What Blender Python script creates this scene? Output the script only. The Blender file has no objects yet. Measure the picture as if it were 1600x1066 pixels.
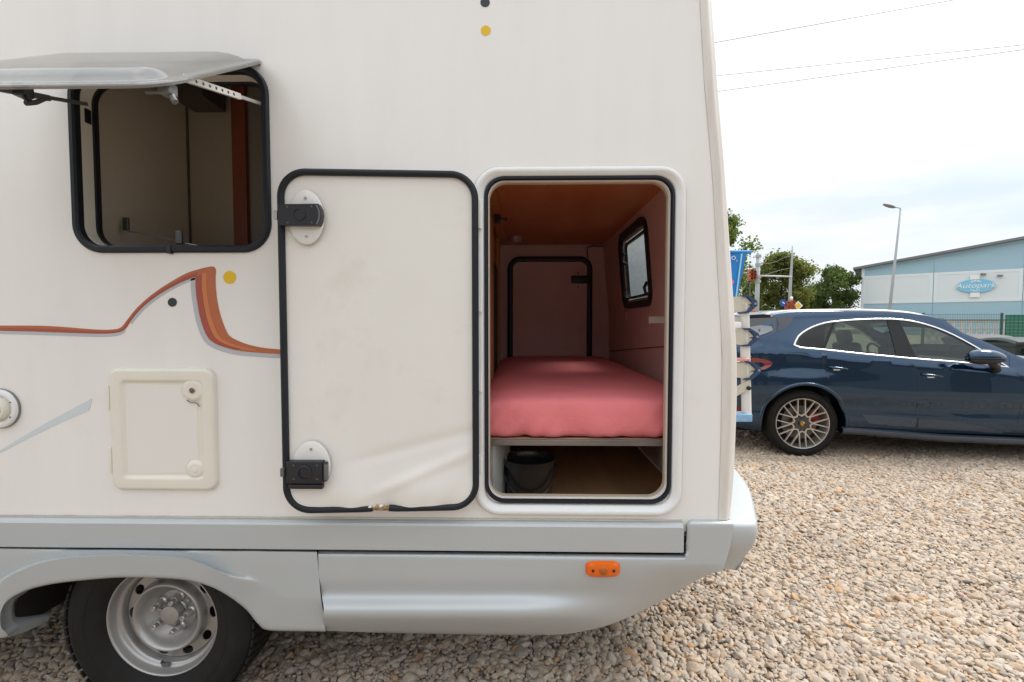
import bpy, bmesh, math, random
import numpy as np
from mathutils import Vector, Matrix, Euler
from mathutils.geometry import tessellate_polygon
random.seed(7); rng = np.random.default_rng(11)
SC = bpy.context.scene; COL = SC.collection
R = math.radians; PI = math.pi

# ---------------------------------------------------------------- camera, world, sun, exposure
F = 730.0; CX = 800.0; CY = 533.0                      # photograph is 1600 x 1066
CAM = Vector((0.0, -1.6, 1.44))
cam_data = bpy.data.cameras.new('camera'); cam = bpy.data.objects.new('camera', cam_data); COL.objects.link(cam)
cam.location = CAM; cam.rotation_euler = Euler((R(90 - 2.35), 0, R(1.0)), 'XYZ')
cam_data.sensor_width = 36; cam_data.lens = F / 1600 * 36; cam_data.clip_start = 0.05; cam_data.clip_end = 3000
SC.camera = cam
CM = cam.rotation_euler.to_matrix()

W = bpy.data.worlds.new('World'); SC.world = W; W.use_nodes = True
wn, wl = W.node_tree.nodes, W.node_tree.links; wn.clear()
SUN_EL, SUN_AZ = 54, 74       # azimuth clockwise from +Y
def wnode(t, **k):
    n = wn.new(t)
    for a, b in k.items(): setattr(n, a, b)
    return n
sky = wnode('ShaderNodeTexSky', sky_type='NISHITA', sun_disc=False)
sky.sun_elevation = R(SUN_EL); sky.sun_rotation = R(SUN_AZ)
tc = wnode('ShaderNodeTexCoord'); mp = wnode('ShaderNodeMapping'); mp.inputs['Scale'].default_value = (1.0, 1.0, 3.4)
mp.inputs['Rotation'].default_value = (R(8), R(5), R(20))
nz = wnode('ShaderNodeTexNoise'); nz.inputs['Scale'].default_value = 2.6; nz.inputs['Detail'].default_value = 7; nz.inputs['Roughness'].default_value = .5
rp = wnode('ShaderNodeValToRGB'); rp.color_ramp.elements[0].position = .36; rp.color_ramp.elements[1].position = .60
rp.color_ramp.elements[0].color = (.60, .60, .60, 1)
mx = wnode('ShaderNodeMixRGB')
n2 = wnode('ShaderNodeTexNoise'); n2.inputs['Scale'].default_value = 1.7; n2.inputs['Detail'].default_value = 6; n2.inputs['Roughness'].default_value = .55
m2 = wnode('ShaderNodeMapping'); m2.inputs['Scale'].default_value = (1, 1, 4.5); m2.inputs['Location'].default_value = (3.1, 1.7, .4); m2.inputs['Rotation'].default_value = (R(-6), R(9), 0)
r2 = wnode('ShaderNodeMapRange'); r2.inputs[1].default_value = .37; r2.inputs[2].default_value = .60
c2_ = wnode('ShaderNodeMixRGB'); c2_.inputs[1].default_value = (10.0, 10.05, 10.15, 1); c2_.inputs[2].default_value = (7.1, 7.5, 7.8, 1)
wl.new(tc.outputs['Generated'], m2.inputs[0]); wl.new(m2.outputs[0], n2.inputs['Vector']); wl.new(n2.outputs['Fac'], r2.inputs[0]); wl.new(r2.outputs[0], c2_.inputs[0]); wl.new(c2_.outputs[0], mx.inputs[2])
bg = wnode('ShaderNodeBackground'); bg.inputs[1].default_value = 0.10
wo = wnode('ShaderNodeOutputWorld')
wl.new(tc.outputs['Generated'], mp.inputs[0]); wl.new(mp.outputs[0], nz.inputs['Vector']); wl.new(nz.outputs['Fac'], rp.inputs[0])
wl.new(rp.outputs[0], mx.inputs[0]); wl.new(sky.outputs[0], mx.inputs[1])
sep = wnode('ShaderNodeSeparateXYZ'); wl.new(tc.outputs['Generated'], sep.inputs[0])      # an overcast sky is paler at the zenith than at the horizon
el = wnode('ShaderNodeMapRange'); el.inputs[1].default_value = 0; el.inputs[2].default_value = 1; el.inputs[3].default_value = .62; el.inputs[4].default_value = 1.42; wl.new(sep.outputs['Z'], el.inputs[0])
vm = wnode('ShaderNodeVectorMath', operation='SCALE'); wl.new(mx.outputs[0], vm.inputs[0]); wl.new(el.outputs[0], vm.inputs['Scale']); wl.new(vm.outputs[0], bg.inputs[0]); wl.new(bg.outputs[0], wo.inputs[0])
sd = bpy.data.lights.new('sun', 'SUN'); sd.energy = 1.7; sd.angle = R(18); sd.color = (1, .955, .89)
sun = bpy.data.objects.new('sun', sd); COL.objects.link(sun); sun.location = (6, -8, 12)
sdir = Vector((math.sin(R(SUN_AZ)) * math.cos(R(SUN_EL)), math.cos(R(SUN_AZ)) * math.cos(R(SUN_EL)), math.sin(R(SUN_EL))))
sun.rotation_euler = sdir.to_track_quat('Z', 'Y').to_euler()
SC.view_settings.view_transform = 'Standard'; SC.view_settings.look = 'None'
SC.view_settings.exposure = 0.80; SC.view_settings.gamma = 1.0; SC.view_settings.use_curve_mapping = False
SC.cycles.max_bounces = 8; SC.cycles.transparent_max_bounces = 12

# ---------------------------------------------------------------- measuring helpers (photo pixel -> point on a real plane)
def ray(px, py): return CM @ Vector(((px - CX) / F, -(py - CY) / F, -1))
def P(px, py, Y=0.0):
    d = ray(px, py); return CAM + d * ((Y - CAM.y) / d.y)
def G(px, py, z=0.0):
    d = ray(px, py); return CAM + d * ((z - CAM.z) / d.z)
def ZZ(px, py, Y=0.0): return P(px, py, Y).z
def XX(px, py, Y=0.0): return P(px, py, Y).x
def lerp(a, b, t): return a + (b - a) * t
def sst(a, b, x):
    t = min(1, max(0, (x - a) / (b - a))); return t * t * (3 - 2 * t)
def interp(x, pts): return float(np.interp(x, [p[0] for p in pts], [p[1] for p in pts]))
def smooth(pts, n=4, closed=False):
    """Catmull-Rom through points of any dimension"""
    A = [np.array(p, float) for p in pts]; out = []; N = len(A)
    for i in range(N if closed else N - 1):
        if closed: p0, p1, p2, p3 = A[i - 1], A[i], A[(i + 1) % N], A[(i + 2) % N]
        else: p0, p1, p2, p3 = A[max(0, i - 1)], A[i], A[i + 1], A[min(N - 1, i + 2)]
        for k in range(n):
            t = k / n
            out.append(.5 * ((2 * p1) + (p2 - p0) * t + (2 * p0 - 5 * p1 + 4 * p2 - p3) * t * t + (3 * p1 - p0 - 3 * p2 + p3) * t ** 3))
    if not closed: out.append(A[-1])
    return [tuple(o) for o in out]

# ---------------------------------------------------------------- objects
def thing(name, label, cat, loc=(0, 0, 0), rotz=0, group=None):
    o = bpy.data.objects.new(name, None); COL.objects.link(o); o.location = loc; o.rotation_euler = (0, 0, rotz)
    o.empty_display_size = .1
    o['label'] = label; o['category'] = cat
    if group: o['group'] = group
    return o
def tag(o, label=None, cat=None, group=None, kind=None):
    if label: o['label'] = label
    if cat: o['category'] = cat
    if group: o['group'] = group
    if kind: o['kind'] = kind
    return o
def root_of(o):
    while o.parent: o = o.parent
    return o
def mk(name, V, Fc, mat, parent=None, sm=False, local=False, auto=None):
    me = bpy.data.meshes.new(name); me.from_pydata([tuple(v) for v in V], [], [tuple(f) for f in Fc]); me.update()
    return mo(name, me, mat, parent, sm, local, auto)
def mo(name, me, mat, parent=None, sm=False, local=False, auto=None):
    o = bpy.data.objects.new(name, me); COL.objects.link(o)
    if mat is not None: me.materials.append(mat)
    if parent is not None:
        o.parent = parent
        if not local:
            r = root_of(parent); o.matrix_parent_inverse = (Matrix.Translation(r.location) @ r.rotation_euler.to_matrix().to_4x4()).inverted() if parent is r else Matrix()
    bm = bmesh.new(); bm.from_mesh(me)
    bmesh.ops.remove_doubles(bm, verts=bm.verts, dist=1e-6)
    bmesh.ops.recalc_face_normals(bm, faces=bm.faces)
    if sm or auto is not None:
        for f in bm.faces: f.smooth = True
    if auto is not None:
        a = R(auto)
        for e in bm.edges:
            if len(e.link_faces) == 2 and e.calc_face_angle(0) > a: e.smooth = False
    bm.to_mesh(me); bm.free()
    return o
class MB:
    def __init__(s): s.V = []; s.F = []
    def add(s, V, Fc):
        b = len(s.V); s.V += [tuple(v) for v in V]; s.F += [tuple(i + b for i in f) for f in Fc]; return s
    def box(s, c, d, rot=None):
        x, y, z = [q / 2 for q in d]
        V = [Vector((sx * x, sy * y, sz * z)) for sx in (-1, 1) for sy in (-1, 1) for sz in (-1, 1)]
        if rot is not None: V = [rot @ v for v in V]
        V = [v + Vector(c) for v in V]
        return s.add(V, [(0, 1, 3, 2), (4, 6, 7, 5), (0, 4, 5, 1), (2, 3, 7, 6), (0, 2, 6, 4), (1, 5, 7, 3)])
    def tube(s, pts, r, n=8, closed=False, cap=True):
        pts = [Vector(p) for p in pts]; N = len(pts); V = []; prev = None
        rr = r if hasattr(r, '__len__') else [r] * N
        for i, p in enumerate(pts):
            a = pts[i - 1] if (i > 0 or closed) else pts[0]; b = pts[(i + 1) % N] if (i < N - 1 or closed) else pts[-1]
            t = (b - a).normalized()
            if prev is None:
                u = t.cross(Vector((0, 0, 1)))
                if u.length < .1: u = t.cross(Vector((0, 1, 0)))
            else: u = prev - t * prev.dot(t)
            u.normalize(); prev = u; w = t.cross(u)
            for k in range(n):
                an = 2 * PI * k / n; V.append(p + (u * math.cos(an) + w * math.sin(an)) * rr[i])
        Fc = []
        for i in range(N if closed else N - 1):
            j = (i + 1) % N
            for k in range(n): Fc.append((i * n + k, i * n + (k + 1) % n, j * n + (k + 1) % n, j * n + k))
        if cap and not closed: Fc += [tuple(range(n)), tuple(reversed(range((N - 1) * n, N * n)))]
        return s.add(V, Fc)
    def lathe(s, prof, c, ax='Y', n=40, close=False):
        """prof: (radius, distance along axis)"""
        V = []; c = Vector(c)
        for r, d in prof:
            for k in range(n):
                a = 2 * PI * k / n; x, z = r * math.cos(a), r * math.sin(a)
                V.append(c + (Vector((x, d, z)) if ax == 'Y' else Vector((x, z, d)) if ax == 'Z' else Vector((d, x, z))))
        Fc = []; N = len(prof)
        for i in range(N if close else N - 1):
            j = (i + 1) % N
            for k in range(n): Fc.append((i * n + k, i * n + (k + 1) % n, j * n + (k + 1) % n, j * n + k))
        return s.add(V, Fc)
    def build(s, name, mat, parent=None, **k): return mk(name, s.V, s.F, mat, parent, **k)
def grid(fn, nu, nv):
    V = [fn(i / nu, j / nv) for j in range(nv + 1) for i in range(nu + 1)]
    Fc = [(j * (nu + 1) + i, j * (nu + 1) + i + 1, (j + 1) * (nu + 1) + i + 1, (j + 1) * (nu + 1) + i) for j in range(nv) for i in range(nu)]
    return V, Fc
def loft(rows, closed=False, caps=False):
    n = len(rows[0]); V = [p for r in rows for p in r]; Fc = []
    for j in range(len(rows) - 1):
        for i in range(n if closed else n - 1):
            k = (i + 1) % n; Fc.append((j * n + i, j * n + k, (j + 1) * n + k, (j + 1) * n + i))
    if caps: Fc += [tuple(range(n)), tuple(range((len(rows) - 1) * n, len(rows) * n))]
    return V, Fc
def rrect(x0, x1, z0, z1, r, n=8):
    out = []; r = max(r, 1e-4)
    for cx, cz, a0 in ((x1 - r, z1 - r, 0), (x0 + r, z1 - r, 90), (x0 + r, z0 + r, 180), (x1 - r, z0 + r, 270)):
        for k in range(n + 1):
            a = R(a0 + 90 * k / n); out.append((cx + r * math.cos(a), cz + r * math.sin(a)))
    return out
def ringloft(x0, x1, z0, z1, r, prof, n=8, fn=None):
    """closed profile swept round a rounded rectangle: prof = (inset, Y)"""
    rows = []
    for o, Y in prof: rows.append([Vector((x, Y, z)) for x, z in rrect(x0 + o, x1 - o, z0 + o, z1 - o, r - o, n)])
    rows.append(rows[0]); V, Fc = loft(rows, closed=True)
    if fn: V = [fn(v) for v in V]
    return V, Fc
def circprof(o, Y, r, n=10): return [(o + r * math.cos(2 * PI * k / n), Y + r * math.sin(2 * PI * k / n)) for k in range(n)]
def poly_fill(loops):
    """tessellate 2D loops (first outer, others holes) -> verts2d, tris"""
    L3 = [[Vector((p[0], p[1], 0)) for p in l] for l in loops]
    T = tessellate_polygon(L3); V = [p for l in loops for p in l]
    return V, [tuple(t) for t in T]
def plate(outer, holes, f0, f1):
    """solid plate with holes; f0/f1 map (a,b) -> 3D for front and back"""
    V2, T = poly_fill([outer] + holes); n = len(V2)
    V = [f0(*p) for p in V2] + [f1(*p) for p in V2]; Fc = [t for t in T] + [tuple(i + n for i in reversed(t)) for t in T]
    b = 0
    for l in [outer] + holes:
        m = len(l)
        for i in range(m):
            j = (i + 1) % m; Fc.append((b + i, b + j, b + j + n, b + i + n))
        b += m
    return V, Fc
def xz(Y): return lambda a, b: Vector((a, Y, b))
def boolean(o, cutters, op='DIFFERENCE', dele=True):
    for c in cutters:
        m = o.modifiers.new('b', 'BOOLEAN'); m.operation = op; m.object = c; m.solver = 'EXACT'
    bpy.context.view_layer.update()
    dg = bpy.context.evaluated_depsgraph_get(); ev = o.evaluated_get(dg)
    me = bpy.data.meshes.new_from_object(ev); old = o.data; o.modifiers.clear(); o.data = me; me.name = o.name
    if dele:
        for c in cutters: bpy.data.objects.remove(c)
    return o
def reshade(o, ang):
    bm = bmesh.new(); bm.from_mesh(o.data)
    bmesh.ops.remove_doubles(bm, verts=bm.verts, dist=2e-4)
    bmesh.ops.recalc_face_normals(bm, faces=bm.faces)
    for f in bm.faces: f.smooth = True
    for e in bm.edges: e.smooth = not (len(e.link_faces) != 2 or e.calc_face_angle(0) > R(ang))
    bm.to_mesh(o.data); bm.free(); return o
def roundbox(d, r, seg=3):
    bm = bmesh.new(); bmesh.ops.create_cube(bm, size=1)
    for v in bm.verts: v.co = Vector((v.co.x * d[0], v.co.y * d[1], v.co.z * d[2]))
    bmesh.ops.bevel(bm, geom=list(bm.edges), offset=r, segments=seg, profile=.5, affect='EDGES')
    V = [v.co.copy() for v in bm.verts]; Fc = [[v.index for v in f.verts] for f in bm.faces]; bm.free(); return V, Fc
def rb(mb, c, d, r, seg=3, rot=None):
    V, Fc = roundbox(d, r, seg)
    if rot is not None: V = [rot @ v for v in V]
    return mb.add([v + Vector(c) for v in V], Fc)
def copy_tree(o, parent=None):
    c = o.copy(); COL.objects.link(c)
    if parent is not None: c.parent = parent
    for ch in list(o.children): copy_tree(ch, c)
    return c

# ---------------------------------------------------------------- materials
def mat(name, col, rough=.5, metal=0., coat=0., noise=None, bump=None, spec=.5, dirt=None, trans=0., coatr=.05, sheen=0):
    """noise=(scale, amount, colour2); bump=(scale, strength, distance); dirt=(scale, colour, lo, hi)"""
    m = bpy.data.materials.new(name); m.use_nodes = True; nt = m.node_tree; N = nt.nodes; L = nt.links
    b = N['Principled BSDF']; b.inputs['Base Color'].default_value = (*col, 1); b.inputs['Roughness'].default_value = rough
    b.inputs['Metallic'].default_value = metal; b.inputs['Coat Weight'].default_value = coat; b.inputs['Coat Roughness'].default_value = coatr
    b.inputs['Specular IOR Level'].default_value = spec; b.inputs['Transmission Weight'].default_value = trans
    b.inputs['Sheen Weight'].default_value = sheen
    t = N.new('ShaderNodeTexCoord'); src = None
    if noise:
        n = N.new('ShaderNodeTexNoise'); n.inputs['Scale'].default_value = noise[0]; n.inputs['Detail'].default_value = 6; n.inputs['Roughness'].default_value = .6
        if len(noise) > 3:
            mpn = N.new('ShaderNodeMapping'); mpn.inputs['Scale'].default_value = noise[3]; L.new(t.outputs['Object'], mpn.inputs[0]); L.new(mpn.outputs[0], n.inputs['Vector'])
        else: L.new(t.outputs['Object'], n.inputs['Vector'])
        r = N.new('ShaderNodeMapRange'); r.inputs[1].default_value = .3; r.inputs[2].default_value = .7; r.inputs[4].default_value = noise[1]
        x = N.new('ShaderNodeMixRGB'); x.inputs[1].default_value = (*col, 1); x.inputs[2].default_value = (*noise[2], 1)
        L.new(n.outputs['Fac'], r.inputs[0]); L.new(r.outputs[0], x.inputs[0]); src = x.outputs[0]
    if dirt:
        n = N.new('ShaderNodeTexNoise'); n.inputs['Scale'].default_value = dirt[0]; n.inputs['Detail'].default_value = 8; n.inputs['Roughness'].default_value = .7
        L.new(t.outputs['Object'], n.inputs['Vector'])
        r = N.new('ShaderNodeMapRange'); r.inputs[1].default_value = dirt[2]; r.inputs[2].default_value = dirt[3]
        x = N.new('ShaderNodeMixRGB'); x.inputs[2].default_value = (*dirt[1], 1)
        if src: L.new(src, x.inputs[1])
        else: x.inputs[1].default_value = (*col, 1)
        L.new(n.outputs['Fac'], r.inputs[0]); L.new(r.outputs[0], x.inputs[0]); src = x.outputs[0]
    if src: L.new(src, b.inputs['Base Color'])
    if bump:
        n = N.new('ShaderNodeTexNoise'); n.inputs['Scale'].default_value = bump[0]; n.inputs['Detail'].default_value = 4
        L.new(t.outputs['Object'], n.inputs['Vector'])
        bp = N.new('ShaderNodeBump'); bp.inputs['Strength'].default_value = bump[1]; bp.inputs['Distance'].default_value = bump[2]
        L.new(n.outputs['Fac'], bp.inputs['Height']); L.new(bp.outputs[0], b.inputs['Normal'])
    return m
def band_stain(m, z0, z1, col, scale=9, zmax=None):
    """real grime that has settled on a strip of the wall between two heights (object space Z)"""
    nt = m.node_tree; N = nt.nodes; L = nt.links; b = N['Principled BSDF']
    t = N.new('ShaderNodeTexCoord'); s = N.new('ShaderNodeSeparateXYZ'); L.new(t.outputs['Object'], s.inputs[0])
    r = N.new('ShaderNodeMapRange'); r.inputs[1].default_value = z1; r.inputs[2].default_value = z0; L.new(s.outputs['Z'], r.inputs[0])
    mpn = N.new('ShaderNodeMapping'); mpn.inputs['Scale'].default_value = (1.0, 1, .25); L.new(t.outputs['Object'], mpn.inputs[0])
    n = N.new('ShaderNodeTexNoise'); n.inputs['Scale'].default_value = scale; n.inputs['Detail'].default_value = 8; L.new(mpn.outputs[0], n.inputs['Vector'])
    q = N.new('ShaderNodeMath'); q.operation = 'MULTIPLY'; L.new(r.outputs[0], q.inputs[0]); L.new(n.outputs['Fac'], q.inputs[1])
    x = N.new('ShaderNodeMixRGB'); x.inputs[2].default_value = (*col, 1)
    lk = b.inputs['Base Color'].links
    if lk: L.new(lk[0].from_socket, x.inputs[1])
    else: x.inputs[1].default_value = b.inputs['Base Color'].default_value
    L.new(q.outputs[0], x.inputs[0]); L.new(x.outputs[0], b.inputs['Base Color'])
def glass(name, tint, trans=.7, rough=.0):
    m = bpy.data.materials.new(name); m.use_nodes = True; nt = m.node_tree; N = nt.nodes; L = nt.links; N.clear()
    o = N.new('ShaderNodeOutputMaterial'); g = N.new('ShaderNodeBsdfGlossy'); g.inputs['Roughness'].default_value = rough
    tr = N.new('ShaderNodeBsdfTransparent'); tr.inputs[0].default_value = (*tint, 1)
    fr = N.new('ShaderNodeFresnel'); ge = N.new('ShaderNodeNewGeometry'); mu = N.new('ShaderNodeMath'); mu.operation = 'MULTIPLY_ADD'; mu.inputs[1].default_value = -.8333; mu.inputs[2].default_value = 1.5
    L.new(ge.outputs['Backfacing'], mu.inputs[0]); L.new(mu.outputs[0], fr.inputs[0])   # a thin pane: same reflectance from both sides
    a = N.new('ShaderNodeMixShader'); L.new(fr.outputs[0], a.inputs[0]); L.new(tr.outputs[0], a.inputs[1]); L.new(g.outputs[0], a.inputs[2]); L.new(a.outputs[0], o.inputs[0])
    return m

M = {}
M['wall'] = mat('camper_gelcoat', (.84, .82, .785), .36, coat=.3, coatr=.2, noise=(5, .5, (.775, .75, .71), (1.6, 1, .28)), bump=(1.5, .10, .03), dirt=(2.2, (.72, .67, .60), .58, 1.0))
band_stain(M['wall'], .69, .77, (.56, .45, .29))
M['wall_white'] = mat('white_plastic', (.80, .80, .79), .35, coat=.2, noise=(14, .3, (.70, .68, .64)), bump=(60, .03, .002))
M['mould'] = mat('aged_moulding', (.78, .76, .72), .4, noise=(5, .75, (.56, .49, .42), (3.5, 3.5, .35)), bump=(30, .05, .002))
M['silver'] = mat('silver_paint', (.50, .525, .53), .50, metal=.3, coat=.12, coatr=.3, noise=(4, .45, (.46, .48, .485)), bump=(2.2, .03, .01))
M['rubber'] = mat('black_rubber', (.012, .014, .019), .5, spec=.3, noise=(25, .4, (.024, .025, .029)), bump=(120, .1, .001))
M['blackp'] = mat('black_plastic', (.013, .014, .017), .4, bump=(300, .1, .0005))
M['greyp'] = mat('grey_plastic', (.12, .125, .125), .45)
M['cream'] = mat('cream_plastic', (.80, .755, .655), .33, coat=.2, noise=(7, .4, (.70, .68, .60)), bump=(90, .03, .001))
M['cream_in'] = mat('cream_inset', (.80, .77, .72), .4, noise=(3, .3, (.76, .73, .68)))
M['door_in'] = mat('door_lining', (.80, .775, .725), .55, noise=(4, .5, (.75, .72, .665)), bump=(170, .18, .001), dirt=(2.6, (.62, .56, .47), .57, 1.0))
M['steel'] = mat('steel_screw', (.45, .45, .44), .35, metal=.9)
M['alu'] = mat('aluminium', (.62, .61, .58), .38, metal=.6, noise=(30, .4, (.45, .43, .40)))
M['rim'] = mat('painted_steel_rim', (.40, .395, .385), .36, metal=.6, coat=.3, coatr=.2, noise=(9, .55, (.34, .31, .28)), bump=(14, .06, .004))
M['tyre'] = mat('tyre_rubber', (.007, .0068, .0065), .75, spec=.3, noise=(12, .7, (.017, .015, .013)), bump=(160, .25, .001))
M['dark'] = mat('underbody_black', (.012, .011, .010), .85, noise=(8, .5, (.03, .022, .016)))
M['ply'] = mat('orange_plywood', (.64, .26, .085), .42, noise=(5, .8, (.48, .17, .055), (1, .3, 1)), bump=(40, .05, .001))
M['wood'] = mat('brown_board', (.33, .14, .05), .5, noise=(8, .8, (.22, .09, .035), (1, 1, .15)))
M['lining'] = mat('pink_bounce_lining', (.84, .60, .56), .55, noise=(9, .5, (.76, .53, .49)), bump=(60, .1, .001))  # beige lining with pink bounce light put into the colour
M['lining_dark'] = mat('far_lining', (.78, .57, .54), .6, noise=(9, .5, (.70, .50, .47)))  # far wall: the same pink bounce in its colour, slightly darker
M['floorwood'] = mat('floor_board', (.66, .42, .23), .55, noise=(7, .9, (.46, .28, .15), (1, .2, 1)))
M['panel_grey'] = mat('pale_panel', (.55, .57, .55), .5)
M['bedframe'] = mat('weathered_frame', (.11, .09, .075), .5, noise=(12, .9, (.22, .19, .165), (.3, 1, 1)))
M['pink'] = mat('pink_sheet', (.76, .20, .21), .75, noise=(6, .3, (.72, .175, .185)), bump=(9, .35, .03))
M['kitchen'] = mat('taupe_panel', (.72, .62, .49), .5, noise=(30, .35, (.66, .57, .45)))
M['kitchen_dark'] = mat('dark_cabinet', (.10, .08, .065), .5)
M['acryl'] = mat('tinted_acrylic', (.15, .15, .14), .16, coat=1.0, coatr=.06, noise=(9, .8, (.24, .235, .22), (1, .35, 1)), bump=(3.5, .15, .01))
M['pane_grey'] = glass('tinted_pane', (.60, .62, .62))
M['yellow'] = mat('yellow_sticker', (.78, .50, .012), .5)
M['ink'] = mat('dark_sticker', (.025, .03, .04), .5)
M['red'] = mat('decal_dark_red', (.36, .075, .052), .45, noise=(20, .4, (.40, .10, .055)))
M['rust'] = mat('decal_rust', (.47, .145, .055), .45, noise=(18, .5, (.40, .10, .05)))
M['orange'] = mat('decal_orange', (.58, .19, .07), .45)
M['dgrey'] = mat('decal_grey', (.48, .49, .52), .45)
M['dblue'] = mat('decal_pale_blue', (.60, .65, .68), .45, noise=(40, .5, (.66, .69, .70)))
M['amber'] = mat('amber_lens', (.78, .135, .001), .25, coat=.25, spec=.4, bump=(300, .1, .0005))
M['amber2'] = mat('amber_lens_bulb', (.42, .10, .005), .3)
M['torn'] = mat('torn_board', (.50, .30, .13), .8, noise=(60, .8, (.16, .08, .04)))
M['bucket'] = mat('bucket_plastic', (.020, .020, .021), .25, coat=.4)
M['rackrail'] = mat('rack_rail', (.56, .53, .44), .5, noise=(20, .4, (.46, .42, .34)))
M['navy'] = mat('navy_cap', (.025, .05, .12), .5)
M['rackblue'] = mat('blue_foot', (.18, .36, .58), .5, noise=(40, .6, (.35, .5, .65)))
M['pinkband'] = mat('pink_strap', (.70, .32, .33), .5)
# SUV
M['paint'] = mat('navy_car_paint', (.0065, .036, .080), .15, metal=.8, coat=1.0, coatr=.01)
M['chrome'] = mat('satin_trim', (.78, .79, .80), .25, metal=.7)
M['carglass'] = glass('car_window_glass', (.66, .72, .68))
M['darkglass'] = glass('privacy_glass', (.30, .32, .31))
M['alloy'] = mat('alloy_wheel', (.56, .52, .47), .3, metal=.6)
M['caliper'] = mat('red_caliper', (.16, .003, .006), .35)
M['unseen_cladding'] = mat('unseen_building_cladding', (.20, .185, .165), .7, noise=(.4, .6, (.15, .14, .13)))
M['disc'] = mat('brake_disc', (.14, .135, .13), .4, metal=.8)
M['tail'] = mat('tail_lens', (.20, .006, .010), .12, coat=1)
M['seat'] = mat('car_seat_leather', (.035, .035, .037), .6)
M['pillar'] = mat('pillar_black', (.006, .0065, .007), .45, spec=.3)
M['plate'] = mat('lock_plate_plastic', (.74, .725, .69), .45)
M['gloss'] = mat('gloss_black', (.012, .013, .015), .12, coat=1)
M['crest'] = mat('crest_gold', (.75, .42, .03), .4)
M['wcar'] = mat('white_car_paint', (.78, .78, .77), .3, coat=1)
# background
M['blue'] = mat('hall_blue_cladding', (.33, .50, .58), .5, noise=(.6, .4, (.29, .46, .545)))
M['pale'] = mat('hall_pale_cladding', (.66, .72, .73), .5)
M['paleframe'] = mat('hall_pale_trim', (.68, .755, .77), .5)
M['roofdark'] = mat('roof_edge', (.17, .175, .18), .6)
M['signblue'] = mat('sign_blue', (.20, .52, .70), .5)
M['signwhite'] = mat('sign_white', (.80, .80, .80), .5)
M['fence'] = mat('fence_green', (.02, .075, .065), .5)
M['green'] = mat('privacy_green', (.015, .16, .10), .5, noise=(3, .8, (.008, .11, .07)))
M['block'] = mat('concrete_block', (.60, .58, .52), .7, noise=(5, .5, (.5, .48, .43)))
M['cap'] = mat('wall_cap', (.24, .18, .14), .7)
M['bin'] = mat('bin_plastic', (.055, .055, .058), .55, noise=(6, .5, (.085, .08, .08)))
M['bin2'] = mat('bin_green', (.015, .03, .028), .5)
M['pole'] = mat('galvanised', (.36, .39, .40), .5, noise=(3, .4, (.30, .33, .34)))
M['poled'] = mat('dark_pole', (.20, .215, .21), .5)
M['flag'] = mat('banner_blue', (.01, .17, .52), .5, noise=(1.5, .5, (.015, .26, .62)))
M['flagl'] = mat('banner_pale', (.30, .62, .80), .5)
M['siglamp'] = mat('signal_orange', (.40, .10, .035), .45)
M['blues'] = mat('sign_dark_blue', (.02, .08, .33), .4)
M['bark'] = mat('bark', (.10, .075, .055), .9, noise=(6, .8, (.05, .04, .03)))
def leafmat(name, c1, c2):
    m = mat(name, c1, .6, noise=(.55, 1, c2)); nt = m.node_tree; N = nt.nodes; L = nt.links
    b = N['Principled BSDF']; t = N.new('ShaderNodeBsdfTranslucent'); x = N.new('ShaderNodeMixShader'); x.inputs[0].default_value = .58
    src = b.inputs['Base Color'].links[0].from_socket; L.new(src, t.inputs[0])
    L.new(b.outputs[0], x.inputs[1]); L.new(t.outputs[0], x.inputs[2]); L.new(x.outputs[0], N['Material Output'].inputs[0]); return m
M['leaf1'] = leafmat('leaf_fresh', (.20, .27, .05), (.11, .17, .03))
M['leaf2'] = leafmat('leaf_olive', (.24, .25, .05), (.10, .14, .03))
M['leaf3'] = leafmat('leaf_deep', (.15, .21, .05), (.07, .12, .03))
M['wire'] = mat('cable', (.56, .56, .57), .6)

def see_through(m, a):
    nt = m.node_tree; N = nt.nodes; L = nt.links; t = N.new('ShaderNodeBsdfTransparent'); t.inputs[0].default_value = (.75, .73, .68, 1); x = N.new('ShaderNodeMixShader'); x.inputs[0].default_value = a
    L.new(N['Principled BSDF'].outputs[0], x.inputs[1]); L.new(t.outputs[0], x.inputs[2]); L.new(x.outputs[0], N['Material Output'].inputs[0])
see_through(M['acryl'], .30)
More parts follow.
